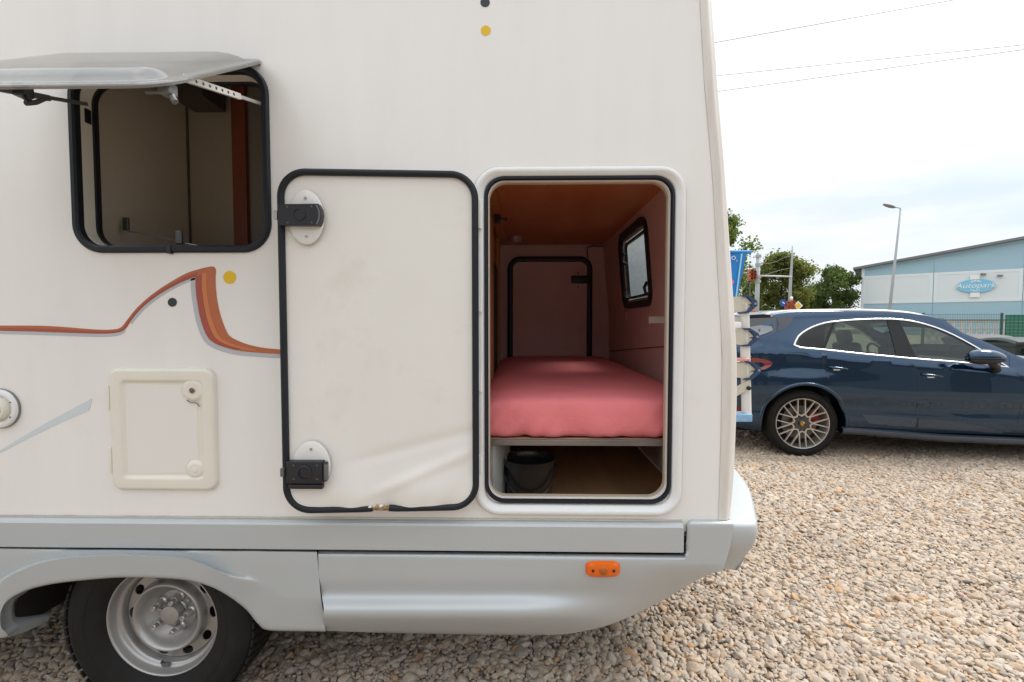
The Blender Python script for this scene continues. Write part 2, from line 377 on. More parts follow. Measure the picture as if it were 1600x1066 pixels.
# ---------------------------------------------------------------- ground and gravel
def pebble_ground():
    m = bpy.data.materials.new('gravel_bed'); m.use_nodes = True; N = m.node_tree.nodes; L = m.node_tree.links; b = N['Principled BSDF']; b.inputs['Roughness'].default_value = .85
    t = N.new('ShaderNodeTexCoord'); v = N.new('ShaderNodeTexVoronoi'); v.inputs['Scale'].default_value = 32; L.new(t.outputs['Object'], v.inputs['Vector'])
    r = N.new('ShaderNodeValToRGB'); cr = r.color_ramp; cr.interpolation = 'CONSTANT'
    for i, (p, c) in enumerate(PEB):
        e = cr.elements[i] if i < 2 else cr.elements.new(p)
        e.position = p; e.color = (*c, 1)
    sx = N.new('ShaderNodeSeparateXYZ'); L.new(v.outputs['Color'], sx.inputs[0]); L.new(sx.outputs[0], r.inputs[0])
    d = N.new('ShaderNodeMapRange'); d.inputs[1].default_value = 0.55; d.inputs[2].default_value = .2; d.inputs[3].default_value = .45; L.new(v.outputs['Distance'], d.inputs[0])  # darker between pebbles: shade of the gaps painted into the colour
    x = N.new('ShaderNodeMixRGB'); x.blend_type = 'MULTIPLY'; x.inputs[0].default_value = 1; L.new(r.outputs[0], x.inputs[1]); L.new(d.outputs[0], x.inputs[2]); L.new(x.outputs[0], b.inputs['Base Color'])
    bp = N.new('ShaderNodeBump'); bp.invert = True; bp.inputs['Strength'].default_value = .8; bp.inputs['Distance'].default_value = .02; L.new(v.outputs['Distance'], bp.inputs['Height']); L.new(bp.outputs[0], b.inputs['Normal'])
    return m
PEB = [(0, (0.483, 0.386, 0.291)), (0.14, (0.518, 0.435, 0.346)), (0.28, (0.472, 0.338, 0.223)), (0.35, (0.438, 0.365, 0.291)), (0.48, (0.565, 0.483, 0.39)), (0.62, (0.392, 0.338, 0.277)), (0.69, (0.507, 0.392, 0.282)), (0.79, (0.466, 0.354, 0.273)), (0.86, (0.53, 0.457, 0.381)), (0.945, (0.264, 0.238, 0.213)), (0.965, (0.483, 0.305, 0.164))]
M['bed'] = pebble_ground()
V, Fc = grid(lambda u, v: Vector((lerp(-700, 900, u), lerp(-400, 1200, v), -.006)), 8, 8)
tag(mk('ground', V, Fc, M['bed']), kind='structure')

def pebble_mat():
    m = bpy.data.materials.new('pebble'); m.use_nodes = True; N = m.node_tree.nodes; L = m.node_tree.links; b = N['Principled BSDF']; b.inputs['Roughness'].default_value = .7; b.inputs['Specular IOR Level'].default_value = .3
    oi = N.new('ShaderNodeObjectInfo'); r = N.new('ShaderNodeValToRGB'); cr = r.color_ramp
    for i, (p, c) in enumerate(PEB):
        e = cr.elements[i] if i < 2 else cr.elements.new(p)
        e.position = p; e.color = (*c, 1)
    cr.interpolation = 'LINEAR'
    L.new(oi.outputs['Random'], r.inputs[0])
    t = N.new('ShaderNodeTexCoord'); n = N.new('ShaderNodeTexNoise'); n.inputs['Scale'].default_value = 2.2; n.inputs['Detail'].default_value = 5; L.new(t.outputs['Object'], n.inputs['Vector'])
    q = N.new('ShaderNodeMapRange'); q.inputs[1].default_value = .3; q.inputs[2].default_value = .7; q.inputs[3].default_value = .78; q.inputs[4].default_value = 1.12; L.new(n.outputs['Fac'], q.inputs[0])
    x = N.new('ShaderNodeMixRGB'); x.blend_type = 'MULTIPLY'; x.inputs[0].default_value = 1; L.new(r.outputs[0], x.inputs[1]); L.new(q.outputs[0], x.inputs[2])
    ge = N.new('ShaderNodeNewGeometry'); n3 = N.new('ShaderNodeTexNoise'); n3.inputs['Scale'].default_value = 1.1; n3.inputs['Detail'].default_value = 4; L.new(ge.outputs['Position'], n3.inputs['Vector'])
    q3 = N.new('ShaderNodeMapRange'); q3.inputs[1].default_value = .42; q3.inputs[2].default_value = .68; q3.inputs[3].default_value = 0; q3.inputs[4].default_value = .38; L.new(n3.outputs['Fac'], q3.inputs[0])
    y = N.new('ShaderNodeMixRGB'); y.inputs[2].default_value = (.33, .26, .20, 1); L.new(q3.outputs[0], y.inputs[0]); L.new(x.outputs[0], y.inputs[1]); L.new(y.outputs[0], b.inputs['Base Color'])
    return m
def gravel():
    def pts(x0, x1, y0, y1, s):
        nx, ny = int((x1 - x0) / s), int((y1 - y0) / s)
        X, Y = np.meshgrid(np.arange(nx) * s + x0, np.arange(ny) * s + y0)
        X = X + (np.arange(ny) % 2)[:, None] * s * .5
        p = np.stack([X.ravel(), Y.ravel()], 1) + rng.normal(0, s * .24, (nx * ny, 2)); return p
    A = pts(-2.9, 6.8, -.4, 4.2, .0188); B = pts(1.0, 12.5, 4.2, 10.5, .040)
    A = A[(A[:, 0] < 2.2 + (A[:, 1] + 1.6) * 1.3)]
    B = B[(B[:, 0] < (B[:, 1] + 1.6) * 1.2 + .6) & (B[:, 0] > (B[:, 1] + 1.6) * .38)]
    Pn = np.concatenate([A, B]); n = len(Pn)
    big = np.concatenate([np.full(len(A), 1.0), np.full(len(B), 1.85)])
    sz = np.clip(rng.lognormal(math.log(.0115), .36, n), .0060, .028) * big
    zz = rng.uniform(-.006, .004, n) + (sz - .013) * .1
    zz += .012 * np.sin(Pn[:, 0] * 2.1 + 1.0) * np.sin(Pn[:, 1] * 1.7) * .5
    me = bpy.data.meshes.new('gravel'); me.from_pydata([(a, b, c) for (a, b), c in zip(Pn.tolist(), zz.tolist())], [], [])
    at = me.attributes.new('sc', 'FLOAT_VECTOR', 'POINT'); S = np.stack([sz * rng.uniform(.85, 1.3, n), sz * rng.uniform(.75, 1.05, n), sz * rng.uniform(.5, .8, n)], 1); at.data.foreach_set('vector', S.astype('f').ravel())
    at = me.attributes.new('ro', 'FLOAT_VECTOR', 'POINT'); Q = np.stack([rng.normal(0, .35, n), rng.normal(0, .35, n), rng.uniform(0, 6.28, n)], 1); at.data.foreach_set('vector', Q.astype('f').ravel())
    at = me.attributes.new('ix', 'INT', 'POINT'); at.data.foreach_set('value', rng.integers(0, 7, n).astype('i'))
    o = bpy.data.objects.new('gravel', me); COL.objects.link(o); o['kind'] = 'stuff'
    pm = pebble_mat(); me.materials.append(pm)
    g = bpy.data.node_groups.new('pebbles', 'GeometryNodeTree'); g.interface.new_socket('Geometry', in_out='INPUT', socket_type='NodeSocketGeometry'); g.interface.new_socket('Geometry', in_out='OUTPUT', socket_type='NodeSocketGeometry')
    N, L = g.nodes, g.links; gi = N.new('NodeGroupInput'); go = N.new('NodeGroupOutput'); join = N.new('GeometryNodeJoinGeometry')
    for k in range(7):
        ic = N.new('GeometryNodeMeshIcoSphere'); ic.inputs['Radius'].default_value = 1; ic.inputs['Subdivisions'].default_value = 3
        sp = N.new('GeometryNodeSetPosition'); po = N.new('GeometryNodeInputPosition'); va = N.new('ShaderNodeVectorMath'); va.inputs[1].default_value = (k * 7.3, k * 3.1, k * 5.7)
        tn = N.new('ShaderNodeTexNoise'); tn.inputs['Scale'].default_value = .62; tn.inputs['Detail'].default_value = 1.5
        su = N.new('ShaderNodeVectorMath'); su.operation = 'SUBTRACT'; su.inputs[1].default_value = (.5, .5, .5)
        ml = N.new('ShaderNodeVectorMath'); ml.operation = 'SCALE'; ml.inputs['Scale'].default_value = 1.5
        L.new(po.outputs[0], va.inputs[0]); L.new(va.outputs[0], tn.inputs['Vector']); L.new(tn.outputs['Color'], su.inputs[0]); L.new(su.outputs[0], ml.inputs[0]); L.new(ml.outputs[0], sp.inputs['Offset']); L.new(ic.outputs['Mesh'], sp.inputs['Geometry'])
        sh = N.new('GeometryNodeSetShadeSmooth'); L.new(sp.outputs[0], sh.inputs[0])
        sm = N.new('GeometryNodeSetMaterial'); sm.inputs['Material'].default_value = pm; L.new(sh.outputs[0], sm.inputs[0])
        ti = N.new('GeometryNodeGeometryToInstance'); L.new(sm.outputs[0], ti.inputs[0]); L.new(ti.outputs[0], join.inputs[0])
    iop = N.new('GeometryNodeInstanceOnPoints'); iop.inputs['Pick Instance'].default_value = True
    def attr(nm, ty):
        a = N.new('GeometryNodeInputNamedAttribute'); a.data_type = ty; a.inputs[0].default_value = nm; return a.outputs['Attribute']
    er = N.new('FunctionNodeEulerToRotation'); L.new(attr('ro', 'FLOAT_VECTOR'), er.inputs[0])
    L.new(gi.outputs[0], iop.inputs['Points']); L.new(join.outputs[0], iop.inputs['Instance']); L.new(attr('ix', 'INT'), iop.inputs['Instance Index'])
    L.new(er.outputs[0], iop.inputs['Rotation']); L.new(attr('sc', 'FLOAT_VECTOR'), iop.inputs['Scale']); L.new(iop.outputs[0], go.inputs[0])
    o.modifiers.new('pebbles', 'NODES').node_group = g
    return n
gravel()

# ---------------------------------------------------------------- motorhome
CAMPER = thing('motorhome', 'large white motorhome seen from its side with open garage door and raised window', 'motorhome', (-1.6, 1.1, 0))
XL = -4.2; ZT = 3.05; YF = 2.22                     # front end, roof height, far side
SEAM = [(1088, -120), (1093, 0), (1100, 131), (1113, 279), (1119, 394), (1128, 550), (1126, 675), (1122, 814)]
OUTE = [(1102, -120), (1110, 0), (1119, 131), (1130, 262), (1137, 370), (1144, 470), (1149, 550), (1149.5, 624), (1144.5, 743), (1138, 814)]
seam_z = sorted([(P(a, b, 0).z, P(a, b, 0).x) for a, b in SEAM]); out_z = sorted([(P(a, b, .03).z, P(a, b, .03).x) for a, b in OUTE])
def seamx(z): return interp(z, seam_z)
def outx(z): return interp(z, out_z)
ZB = ZZ(600, 818)                                   # bottom of the white panel
win = (XX(112, 260), XX(423, 260), ZZ(260, 395.5), ZZ(300, 103))      # window seal outer edge
gar = (XX(757.5, 520), XX(1050.5, 520), ZZ(900, 785), ZZ(900, 276))   # garage opening, seal outer edge
frm = (XX(741, 520), XX(1068, 520), ZZ(900, 804), ZZ(900, 261))
zs = [lerp(.55, ZT, i / 30) for i in range(31)]
outer = [(XL, .715), (XL, ZT)] + [(seamx(z), z) for z in reversed(zs) if z > .73] + [(seamx(.715), .715)]
wi = .016
V, Fc = plate(outer, [rrect(win[0] + wi, win[1] - wi, win[2] + wi, win[3] - wi, .09), rrect(gar[0] + .0135, gar[1] - .0135, gar[2] + .0135, gar[3] - .0135, .060)], xz(0), xz(.032))
mk('side_wall', V, Fc, M['wall'], CAMPER)
# corner moulding (rounded strip from the seam round the rear corner)
rows = []
for z in [lerp(ZZ(1130, 812), ZT, i / 40) for i in range(41)]:
    a, b = seamx(z), outx(z); w = b - a; rows.append([Vector(p) for p in ((a, .004, z), (a + .001, -.004, z), (a + w * .12, -.006, z), (a + w * .45, -.006, z), (a + w * .62, -.002, z), (a + w * .70, .004, z), (a + w * .82, .006, z), (a + w * .95, .014, z), (b, .03, z), (b + .002, .055, z), (b - .002, .075, z))])
V, Fc = loft(rows); mk('corner_moulding', V, Fc, M['mould'], CAMPER, auto=50)
# rear wall with a window hole, roof, far side, front
rw = (.86, 1.50, 1.535, 1.99)
def lin(z): return min(.703, outx(z) - .036)                         # rear window Y0,Y1,Z0,Z1
def rear_panel(f, Y0, Y1, Z0, Z1):
    V2, T = poly_fill([[(Y0, z) for z in np.linspace(Z0, Z1, 24)] + [(Y1, z) for z in np.linspace(Z1, Z0, 24)], rrect(rw[0], rw[1], rw[2], rw[3], .07)])
    return [Vector((f(z), y, z)) for y, z in V2], T
V, T = rear_panel(lambda z: outx(z) - .002, .07, YF, .60, ZT); mk('rear_wall', V, T, M['wall'], CAMPER)
mb = MB(); mb.box(((XL + outx(ZT)) / 2, YF / 2, ZT + .02), (outx(ZT) - XL, YF, .04)); mb.build('roof', M['wall'], CAMPER)
V, Fc = plate([(XL, .4), (.68, .4)] + [(outx(z) - .004, z) for z in np.linspace(.62, ZT, 20)] + [(XL, ZT)], [], xz(YF), xz(YF + .03)); mk('far_wall', V, Fc, M['wall'], CAMPER)
mb = MB(); mb.box((XL - .015, YF / 2, (ZT + .4) / 2), (.03, YF, ZT - .4)); mb.build('front_wall', M['wall'], CAMPER)
mb = MB(); mb.box(((XL + .68) / 2, YF / 2, .615), (.68 - XL - .02, YF - .09, .09)); mb.build('chassis_floor', M['dark'], CAMPER)
mb = MB(); mb.box((-1.8, 1.1, .40), (4.6, .09, .14)); mb.box((-1.8, .75, .45), (4.6, .06, .12)); mb.box((-.45, 1.15, .47), (.5, .45, .16)); mb.build('chassis_frame', M['dark'], CAMPER)
mb = MB(); mb.tube([(-1.2, .18, .36), (-1.2, 2.05, .36)], .05); mb.build('axle', M['dark'], CAMPER)
# wheel well liner
wc = P(255, 970, .045); wc.z = max(wc.z, .34); WX, WZ = wc.x, wc.z
mb = MB(); rows = []
for Y in (.035, .42):
    rows.append([Vector((WX - .04 + .50 * math.cos(R(a)), Y, WZ + .02 + .30 * math.sin(R(a)))) for a in range(-10, 191, 10)])
V, Fc = loft(rows); mb.add(V, Fc); mb.add([Vector((WX - .6, .42, .15)), Vector((WX + .5, .42, .15)), Vector((WX + .5, .42, .6)), Vector((WX - .6, .42, .6))], [(0, 1, 2, 3)])
mb.build('wheel_well', M['dark'], CAMPER, auto=40)

# trim rail
zt, zb = ZZ(600, 818.5, -.02), ZZ(600, 859.6, -.02); x1 = XX(1069, 840, -.02)
prof = [(.002, zt + .008), (-.012, zt + .007), (-.020, zt + .002), (-.0245, zt - .005), (-.025, zb + .003), (-.022, zb), (.004, zb)]
V, Fc = loft([[Vector((x, y, z)) for y, z in prof] for x in (XL, x1 - .004)] + [[Vector((x1, min(y + .006, .004), z)) for y, z in prof]], caps=True)
mk('side_trim_rail', V, Fc, M['silver'], CAMPER, auto=25)
mb = MB(); mb.tube([(XL, -.001, zt + .0135), (x1, -.001, zt + .0135)], .0022, 6); mb.build('sealant_bead', mat('old_sealant', (.50, .44, .34), .7, noise=(14, .9, (.68, .64, .56))), CAMPER)

# rear side skirt (one continuous moulding from the wheel arch to the rear corner)
YB = [(495, 985), (505, 986), (600, 989), (700, 991), (800, 992.5), (870, 992), (910, 988), (960, 977), (1000, 962), (1050, 938), (1100, 910), (1130, 896), (1150, 893)]
YBs = smooth(YB, 5)
def skirt(px, py):
    yb = interp(px, YBs); w = 1 - sst(800, 1060, px); y = -.024
    top = interp(px, [(495, 860), (1068, 867), (1070.5, 866), (1073, 815), (1079, 811.5), (1160, 812)]); e = py - top
    if e < 9: y += .024 * (1 - e / 9) ** 2.2
    if px < 1083 and py < 866: y += .010 * (1 - sst(1070, 1080, px))
    y += .012 * w * math.exp(-((py - 928) / 14) ** 2)
    y -= .030 * w * math.exp(-((py - 958) / 20) ** 2)
    y += .085 * w * max(0, (py - 962) / 30) ** 2
    k = (1 - w); y0 = 880
    if py > y0: y += .17 * k * (1 - .72 * sst(1085, 1140, px)) * ((py - y0) / (yb - y0 + 8)) ** 1.7 * min(1, (yb - y0) / 60)
    if px > 1090: y += .008 * ((px - 1090) / 55) ** 2
    return y
def xl_(py): return interp(py, [(860, 497), (895, 498), (925, 502), (950, 506), (970, 504.5), (990, 510)])
def xr_(py): return interp(py, [(811, 1146), (830, 1145.5), (855, 1141), (880, 1133), (895, 1128)])
def sk_pt(u, v):
    uu = u if u < .5 else u
    px0 = lerp(497, 1146, u); yt = interp(px0, [(495, 860.5), (1068, 867), (1071, 866), (1073.5, 815), (1079, 811.5), (1160, 812)]); yb = interp(px0, YBs)
    ym = max(yt, 867.5); py = lerp(yt, ym, v / .2) if v < .2 else lerp(ym, yb, (v - .2) / .8); px = lerp(xl_(py), xr_(py), (px0 - 497) / (1146 - 497))
    return P(px, py, skirt(px, py))
us = sorted(set(list(np.linspace(0, 1, 90)) + [(q - 497) / 649 for q in (1067, 1069.5, 1071, 1072, 1073, 1074, 1075.5, 1077, 1079, 1082, 1086)]))
vs = sorted(set(list(np.linspace(0, 1, 44)) + [.005, .01, .016, .03, .05, .06]))
rows = [[sk_pt(u, v) for u in us] for v in vs]
rows.append([p + Vector((0, .05, .01)) for p in rows[-1]])
V, Fc = loft(rows); SK = mk('rear_side_skirt', V, Fc, M['silver'], CAMPER, auto=60)
def spt(px, py, up=0):
    p = P(px, py, skirt(px, py)); p.y -= up; return p
# wheel arch skirt
TAB = [((509, 987), (501, 930), (495, 860.5), 0), ((470, 986.5), (468, 930), (465, 860), 0), ((419, 985), (444, 928), (436, 859.7), 0), ((403, 975), (427, 916), (418, 859.5), .0), ((383.5, 952), (400, 906), (397, 859), .03), ((351, 928), (356, 896), (358, 859), .36), ((318, 913), (320, 881), (322, 858.5), .8), ((276, 905), (276, 869), (278, 858.5), 1),
       ((195, 902.5), (195, 865), (195, 857.5), 1), ((130, 907), (130, 866.5), (130, 857), 1), ((81, 913), (85, 872), (90, 856.5), 1), ((42, 923), (45, 883), (60, 856), 1), ((13, 939), (5, 903), (30, 855.5), 1), ((2, 959), (-15, 925), (0, 855), 1), ((3, 981), (-22, 950), (-30, 855), .8), ((10, 996), (-30, 970), (-60, 854.5), .3), ((-60, 997), (-70, 930), (-90, 854), 0), ((-250, 995), (-250, 925), (-250, 853), 0), ((-950, 995), (-950, 925), (-950, 848), 0)]
Bs, Cs, Ts = smooth([t[0] for t in TAB], 6), smooth([t[1] for t in TAB], 6), smooth([t[2] for t in TAB], 6); Ws = [min(1, max(0, q[0])) for q in smooth([(t[3],) for t in TAB], 6)]
rows = []
for part_, n in (('tc', 8), ('cc', 4), ('cb', 8), ('b', 3)):
    for k in range(n):
        row = []
        for (bx, by), (cx, cy), (tx, ty), w in zip(Bs, Cs, Ts, Ws):
            if part_ == 'tc':
                t = k / n; px, py = lerp(tx, cx, t), lerp(ty, cy, t); Y = -.024 if k else .0
                if k == 0: px, py = tx, ty
                if k == 1: px, py = lerp(tx, cx, .03), lerp(ty, ty + 2.5, 1); Y = -.022
            elif part_ == 'cc': t = k / (n - 1); d = .08 * t; px, py = lerp(cx, bx, d), lerp(cy, by, d); Y = -.024 - .040 * w * math.sin(t * PI / 2) ** .8
            elif part_ == 'cb': t = (k + 1) / n; d = lerp(.08, .94, t); px, py = lerp(cx, bx, d), lerp(cy, by, d); Y = -.024 - .040 * w + .008 * w * t + .012 * (1 - w) * t
            else: t = (k + 1) / n; d = lerp(.94, 1, math.sin(t * PI / 2)); px, py = lerp(cx, bx, d), lerp(cy, by, d); Y = -.024 - .040 * w + .008 * w + .012 * (1 - w) + .022 * t * t
            row.append(P(px, py, Y))
        rows.append(row)
rows.append([p + Vector((0, .035, .006)) for p in rows[-1]])
V, Fc = loft(rows); mk('wheel_arch_skirt', V, Fc, M['silver'], CAMPER, auto=60)
# inner lip at the front of the arch
A = smooth([(44, 922.5), (14, 939), (3, 959), (4, 981), (11, 996.5)], 5); B = smooth([(44, 923), (37, 938), (52, 955), (76, 960.5), (75, 971)], 5)
C_ = smooth([(44, 923), (30, 950), (40, 970), (52, 976), (28, 995.5)], 5)
rows = [[P(a[0], a[1], -.015) for a in A], [P(lerp(a[0], b[0], .5), lerp(a[1], b[1], .5), .05) for a, b in zip(A, smooth([(44, 923), (38, 938), (50, 955), (70, 962), (60, 982)], 5))], [P(b[0], b[1], .13) for b in B]]
V, Fc = loft(rows); mk('arch_inner_lip', V, Fc, M['silver'], CAMPER, auto=60)
# rear bumper, bowed in plan
plan = smooth([(.700, -.0135), (.785, -.0135), (.818, .001), (.838, .040), (.868, .11), (.905, .20), (.965, .36), (1.015, .58), (1.06, .85), (1.075, 1.12), (1.06, 1.4), (1.0, 1.68), (.90, 1.95), (.80, 2.17), (.735, 2.2)], 5)
zt2 = ZZ(1150, 818, .0); zb2 = ZZ(1140, 894, .03)
sec = [(-.30, .012), (-.10, .010), (-.02, .008), (-.006, .004), (0, -.008), (.001, -.03), (-.003, -.06), (-.014, -.09), (-.035, -.125), (-.062, zb2 - zt2), (-.12, zb2 - zt2 - .004)]
rows = []
for i, (x, y) in enumerate(plan):
    a = plan[max(0, i - 1)]; b = plan[min(len(plan) - 1, i + 1)]; t = Vector((b[0] - a[0], b[1] - a[1])).normalized(); nrm = Vector((t.y, -t.x))
    row = []
    for o, dz in sec:
        if o < -.02 and dz > 0: q = Vector((max(.64, x + o), min(max(y, .05), YF - .05)))
        else: q = Vector((x, y)) + nrm * o
        row.append(Vector((q.x, q.y, zt2 + dz)))
    rows.append(row)
V, Fc = loft(rows); mk('rear_bumper', V, Fc, M['silver'], CAMPER, auto=60)
mb = MB(); mb.box((-1.7, YF + .03, .50), (4.8, .03, .36)); mb.build('far_side_skirt', M['silver'], CAMPER)

# side marker
def marker(px0, px1, py0, py1):
    pc = [((px0 + px1) / 2 + (px1 - px0) / 2 * math.copysign(abs(math.cos(a)) ** .35, math.cos(a)), (py0 + py1) / 2 + (py1 - py0) / 2 * (math.copysign(abs(math.sin(a)) ** .45, math.sin(a)) * (.85 + .15 * abs(math.sin(a))))) for a in [2 * PI * k / 40 for k in range(40)]]
    cx, cy = (px0 + px1) / 2, (py0 + py1) / 2; rows = []
    for sc, up in ((1.05, -.004), (1.04, .005), (1, .006), (.97, .013), (.90, .016), (.5, .018), (.02, .0185)):
        rows.append([spt(cx + (a - cx) * sc, cy + (b - cy) * sc, up) for a, b in pc])
    V, Fc = loft(rows, closed=True); o = mk('side_marker_lamp', V, Fc, M['amber'], CAMPER, auto=45)
    mb = MB(); c = spt(cx, cy, .018); mb.lathe([(.015, 0), (.013, -.003), (.006, -.005), (.0001, -.006)], c, n=20); mb.build('lamp_bulb', M['amber2'], o, sm=True)
    for dx in (-16, 16):
        c = spt(cx + dx, cy, .017); m = MB(); m.lathe([(.005, .002), (.005, -.002), (.0001, -.002)], c, n=10); m.build('screw', M['blackp'], o)
marker(916, 967, 877, 899)

# front (left) window opening
rwin = .1
V, Fc = ringloft(*win, rwin, [(0, .004), (.001, -.008), (.006, -.013), (.018, -.013), (.025, -.008), (.027, .006), (.022, .03), (.012, .03)], 10); F1 = mk('window_seal', V, Fc, M['rubber'], CAMPER, auto=35)
V, Fc = ringloft(win[0] + .022, win[1] - .022, win[2] + .022, win[3] - .022, rwin - .02, [(0, .012), (0, .055), (.004, .055), (.004, .012)], 10); mk('window_reveal', V, Fc, M['cream'], F1, auto=35)
V, Fc = ringloft(win[0] + .018, win[1] - .018, win[2] + .018, win[3] - .018, rwin - .02, [(0, .056), (.0, .075), (.015, .075), (.015, .056)], 10); mk('inner_window_frame', V, Fc, M['blackp'], F1, auto=35)
for py in (178, 318):
    p = P(124, py, .02); mb = MB(); rb(mb, (p.x + .004, .04, p.z), (.018, .028, .052), .004); mb.build('window_catch', M['blackp'], F1)
# room seen through that window
xk = XX(131, 260, .03) - .05; yk = .58; xc = P(294, 260, yk).x
mb = MB(); mb.add([(xk, .09, 1.2), (xc, yk, 1.2), (xc, yk, 2.9), (xk, .09, 2.9)], [(0, 1, 2, 3)]); mb.build('kitchen_side_panel', M['kitchen'], CAMPER)
xs_, xe_ = P(368, 260, yk).x, P(389, 260, yk).x
mb = MB(); mb.add([(xc + .002, yk, 1.2), (xs_, yk, 1.2), (xs_, yk, 2.9), (xc + .002, yk, 2.9)], [(0, 1, 2, 3)]); mb.build('kitchen_back_panel', mat('taupe_panel_shaded', (.46, .39, .30), .5, noise=(30, .3, (.42, .35, .275))), CAMPER)  # shaded copy of the taupe panel: dimmer light put into the colour
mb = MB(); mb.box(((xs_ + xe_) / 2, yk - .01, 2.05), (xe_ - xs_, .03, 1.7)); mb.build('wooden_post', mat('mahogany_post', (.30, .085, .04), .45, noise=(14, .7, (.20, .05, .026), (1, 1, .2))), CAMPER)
mb = MB(); mb.box((xe_ + .45, yk + .01, 2.05), (.9, .02, 1.7)); mb.box((xe_ + .9, yk / 2 + .03, 2.05), (.02, yk - .06, 1.7)); mb.build('kitchen_rear_partition', mat('taupe_shaded_deep', (.28, .25, .205), .5), CAMPER)  # same taupe darker still, shade beyond the post put into the colour
mb = MB(); mb.box(((xk + xe_ + .9) / 2, yk / 2 + .03, 1.38), (xe_ + .9 - xk, yk, .03)); mb.build('kitchen_worktop', M['kitchen_dark'], CAMPER)
mb = MB(); mb.box(((xk + xe_ + .9) / 2, yk / 2 + .05, 2.75), (xe_ + .9 - xk, yk, .03)); mb.build('kitchen_ceiling', M['kitchen'], CAMPER)
a, b = P(236, 118, .30), P(325, 156, .44)
V, Fc = plate([(a.x, ZZ(236, 100, .36)), (P(326, 100, .44).x, ZZ(326, 100, .44)), (b.x, b.z), (P(275, 156, .44).x, b.z), (a.x, ZZ(236, 124, .36))], [], xz(.40), xz(.56)); mk('overhead_cabinet', V, Fc, M['kitchen_dark'], CAMPER)
mb = MB(); p = P(295.5, 270, yk); mb.box((p.x, yk - .004, 1.9), (.008, .006, 1.3)); mb.build('panel_joint', M['kitchen_dark'], CAMPER)
# lower latches and stay rod
for px, py, Y in ((197, 350, .20), (280, 371, .10)):
    p = P(px, py, Y); mb = MB(); rb(mb, p, (.024, .012, .050), .005); mb.build('latch_clip', mat('latch_metal', (.10, .11, .105), .3, metal=.7), F1)
mb = MB(); mb.tube([P(200, 362, .20), P(212, 363, .20), P(240, 368, .18), P(292, 381, .1), P(322, 387, .08)], .003, 6); mb.build('stay_rod', M['steel'], F1)
mb = MB(); p = P(268, 386, .0); mb.box((p.x, -.004, ZZ(268, 391, 0)), (.014, .022, .026)); mb.build('seal_joint', M['blackp'], F1)

# raised window flap (domed tinted acrylic)
hz = ZZ(400, 96, -.005); hy = -.012
fx0, fx1 = win[0] - .012, XX(423, 95, -.01)
Lf = .585; sl = math.atan2(.325, .485); tv = Vector((0, -math.cos(sl), -math.sin(sl))); nv = Vector((0, -math.sin(sl), math.cos(sl)))
def flap_pt(x, s, h): return Vector((x, hy, hz)) + tv * s + nv * h
cx_, hw, hl, rc = (fx0 + fx1) / 2, (fx1 - fx0) / 2, Lf / 2, .085
def sdf(x, s, ins):
    qx, qs = abs(x - cx_) - (hw - ins - rc * .8), abs(s - hl) - (hl - ins - rc * .8)
    return min(max(qx, qs), 0) + math.hypot(max(qx, 0), max(qs, 0)) - rc * .8
rows = []
for k, (ins, h) in enumerate([(0, -.004), (0, .002), (.003, .005), (.03, .006), (.04, .009), (.055, .018), (.075, .027), (.10, .033), (.15, .037), (.2, .039), (.25, .040), (.285, .040)]):
    rr = max(.012, rc - ins * .6); rows.append([flap_pt(x, s, h) for x, s in rrect(fx0 + ins, fx1 - ins, ins, Lf - ins, min(rr, hl - ins - .001), 8)])
n = len(rows[0]); V, Fc = loft(rows, closed=True)
rows2 = [[flap_pt(x, s, -.004) for x, s in rrect(fx0, fx1, 0, Lf, rc, 8)]]
V, Fc = V, Fc + [tuple((len(rows) - 1) * n + i for i in range(n)), tuple(i for i in reversed(range(n)))]
FL = mk('window_flap', V, Fc, M['acryl'], CAMPER, auto=40); FL['label'] = 'tinted grey acrylic window flap propped open'
mb = MB(); mb.tube([(win[0] + .02, -.006, hz - .004), (fx1 - .04, -.006, hz - .004)], .009, 8); mb.build('flap_hinge', M['blackp'], FL, sm=True)
def arm(name, a, b, w, t, m_, holes=0, side=Vector((0, 0, 1))):
    d = (b - a); L_ = d.length; d.normalize(); s = Vector((1, 0, 0)); u = d.cross(s).normalized()
    mb = MB(); V = []
    for q in (a, b):
        for su, ss in ((-1, -1), (1, -1), (1, 1), (-1, 1)): V.append(q + u * su * w / 2 + s * ss * t / 2)
    mb.add(V, [(0, 1, 2, 3), (4, 7, 6, 5), (0, 4, 5, 1), (1, 5, 6, 2), (2, 6, 7, 3), (3, 7, 4, 0)])
    o = mb.build(name, m_, FL)
    for k in range(holes):
        c = a + d * L_ * (.08 + .11 * k) + s * (t / 2 + .0006); m2 = MB()
        V = [c + (u * math.cos(2 * PI * j / 10) + d * math.sin(2 * PI * j / 10)) * .0042 for j in range(10)] + [c - s * .002 + (u * math.cos(2 * PI * j / 10) + d * math.sin(2 * PI * j / 10)) * .0042 for j in range(10)]
        m2.add(V, [tuple(range(10)), tuple(reversed(range(10, 20)))] + [(j, (j + 1) % 10, 10 + (j + 1) % 10, 10 + j) for j in range(10)]); m2.build('arm_slot', M['blackp'], FL)
    return o
A1 = P(410, 163, .005); xa = A1.x
d_ = ray(284, 121); Ya = CAM.y + (xa - CAM.x) / d_.x * d_.y; A0 = P(284, 121, Ya)
mid = A0.lerp(A1, .66)
arm('support_arm', A0, mid, .017, .010, mat('arm_aluminium', (.74, .73, .69), .35, metal=.3), 8); arm('support_arm_rod', A0.lerp(A1, .55), A1, .010, .006, M['alu'])
A1b = P(136, 163, .005); dx = A1b.x - A1.x
arm('support_arm', A0 + Vector((dx, 0, 0)), mid + Vector((dx, 0, 0)), .017, .010, M['greyp']); arm('support_arm_rod', A0.lerp(A1, .5) + Vector((dx, 0, 0)), A1b, .011, .007, M['greyp'])
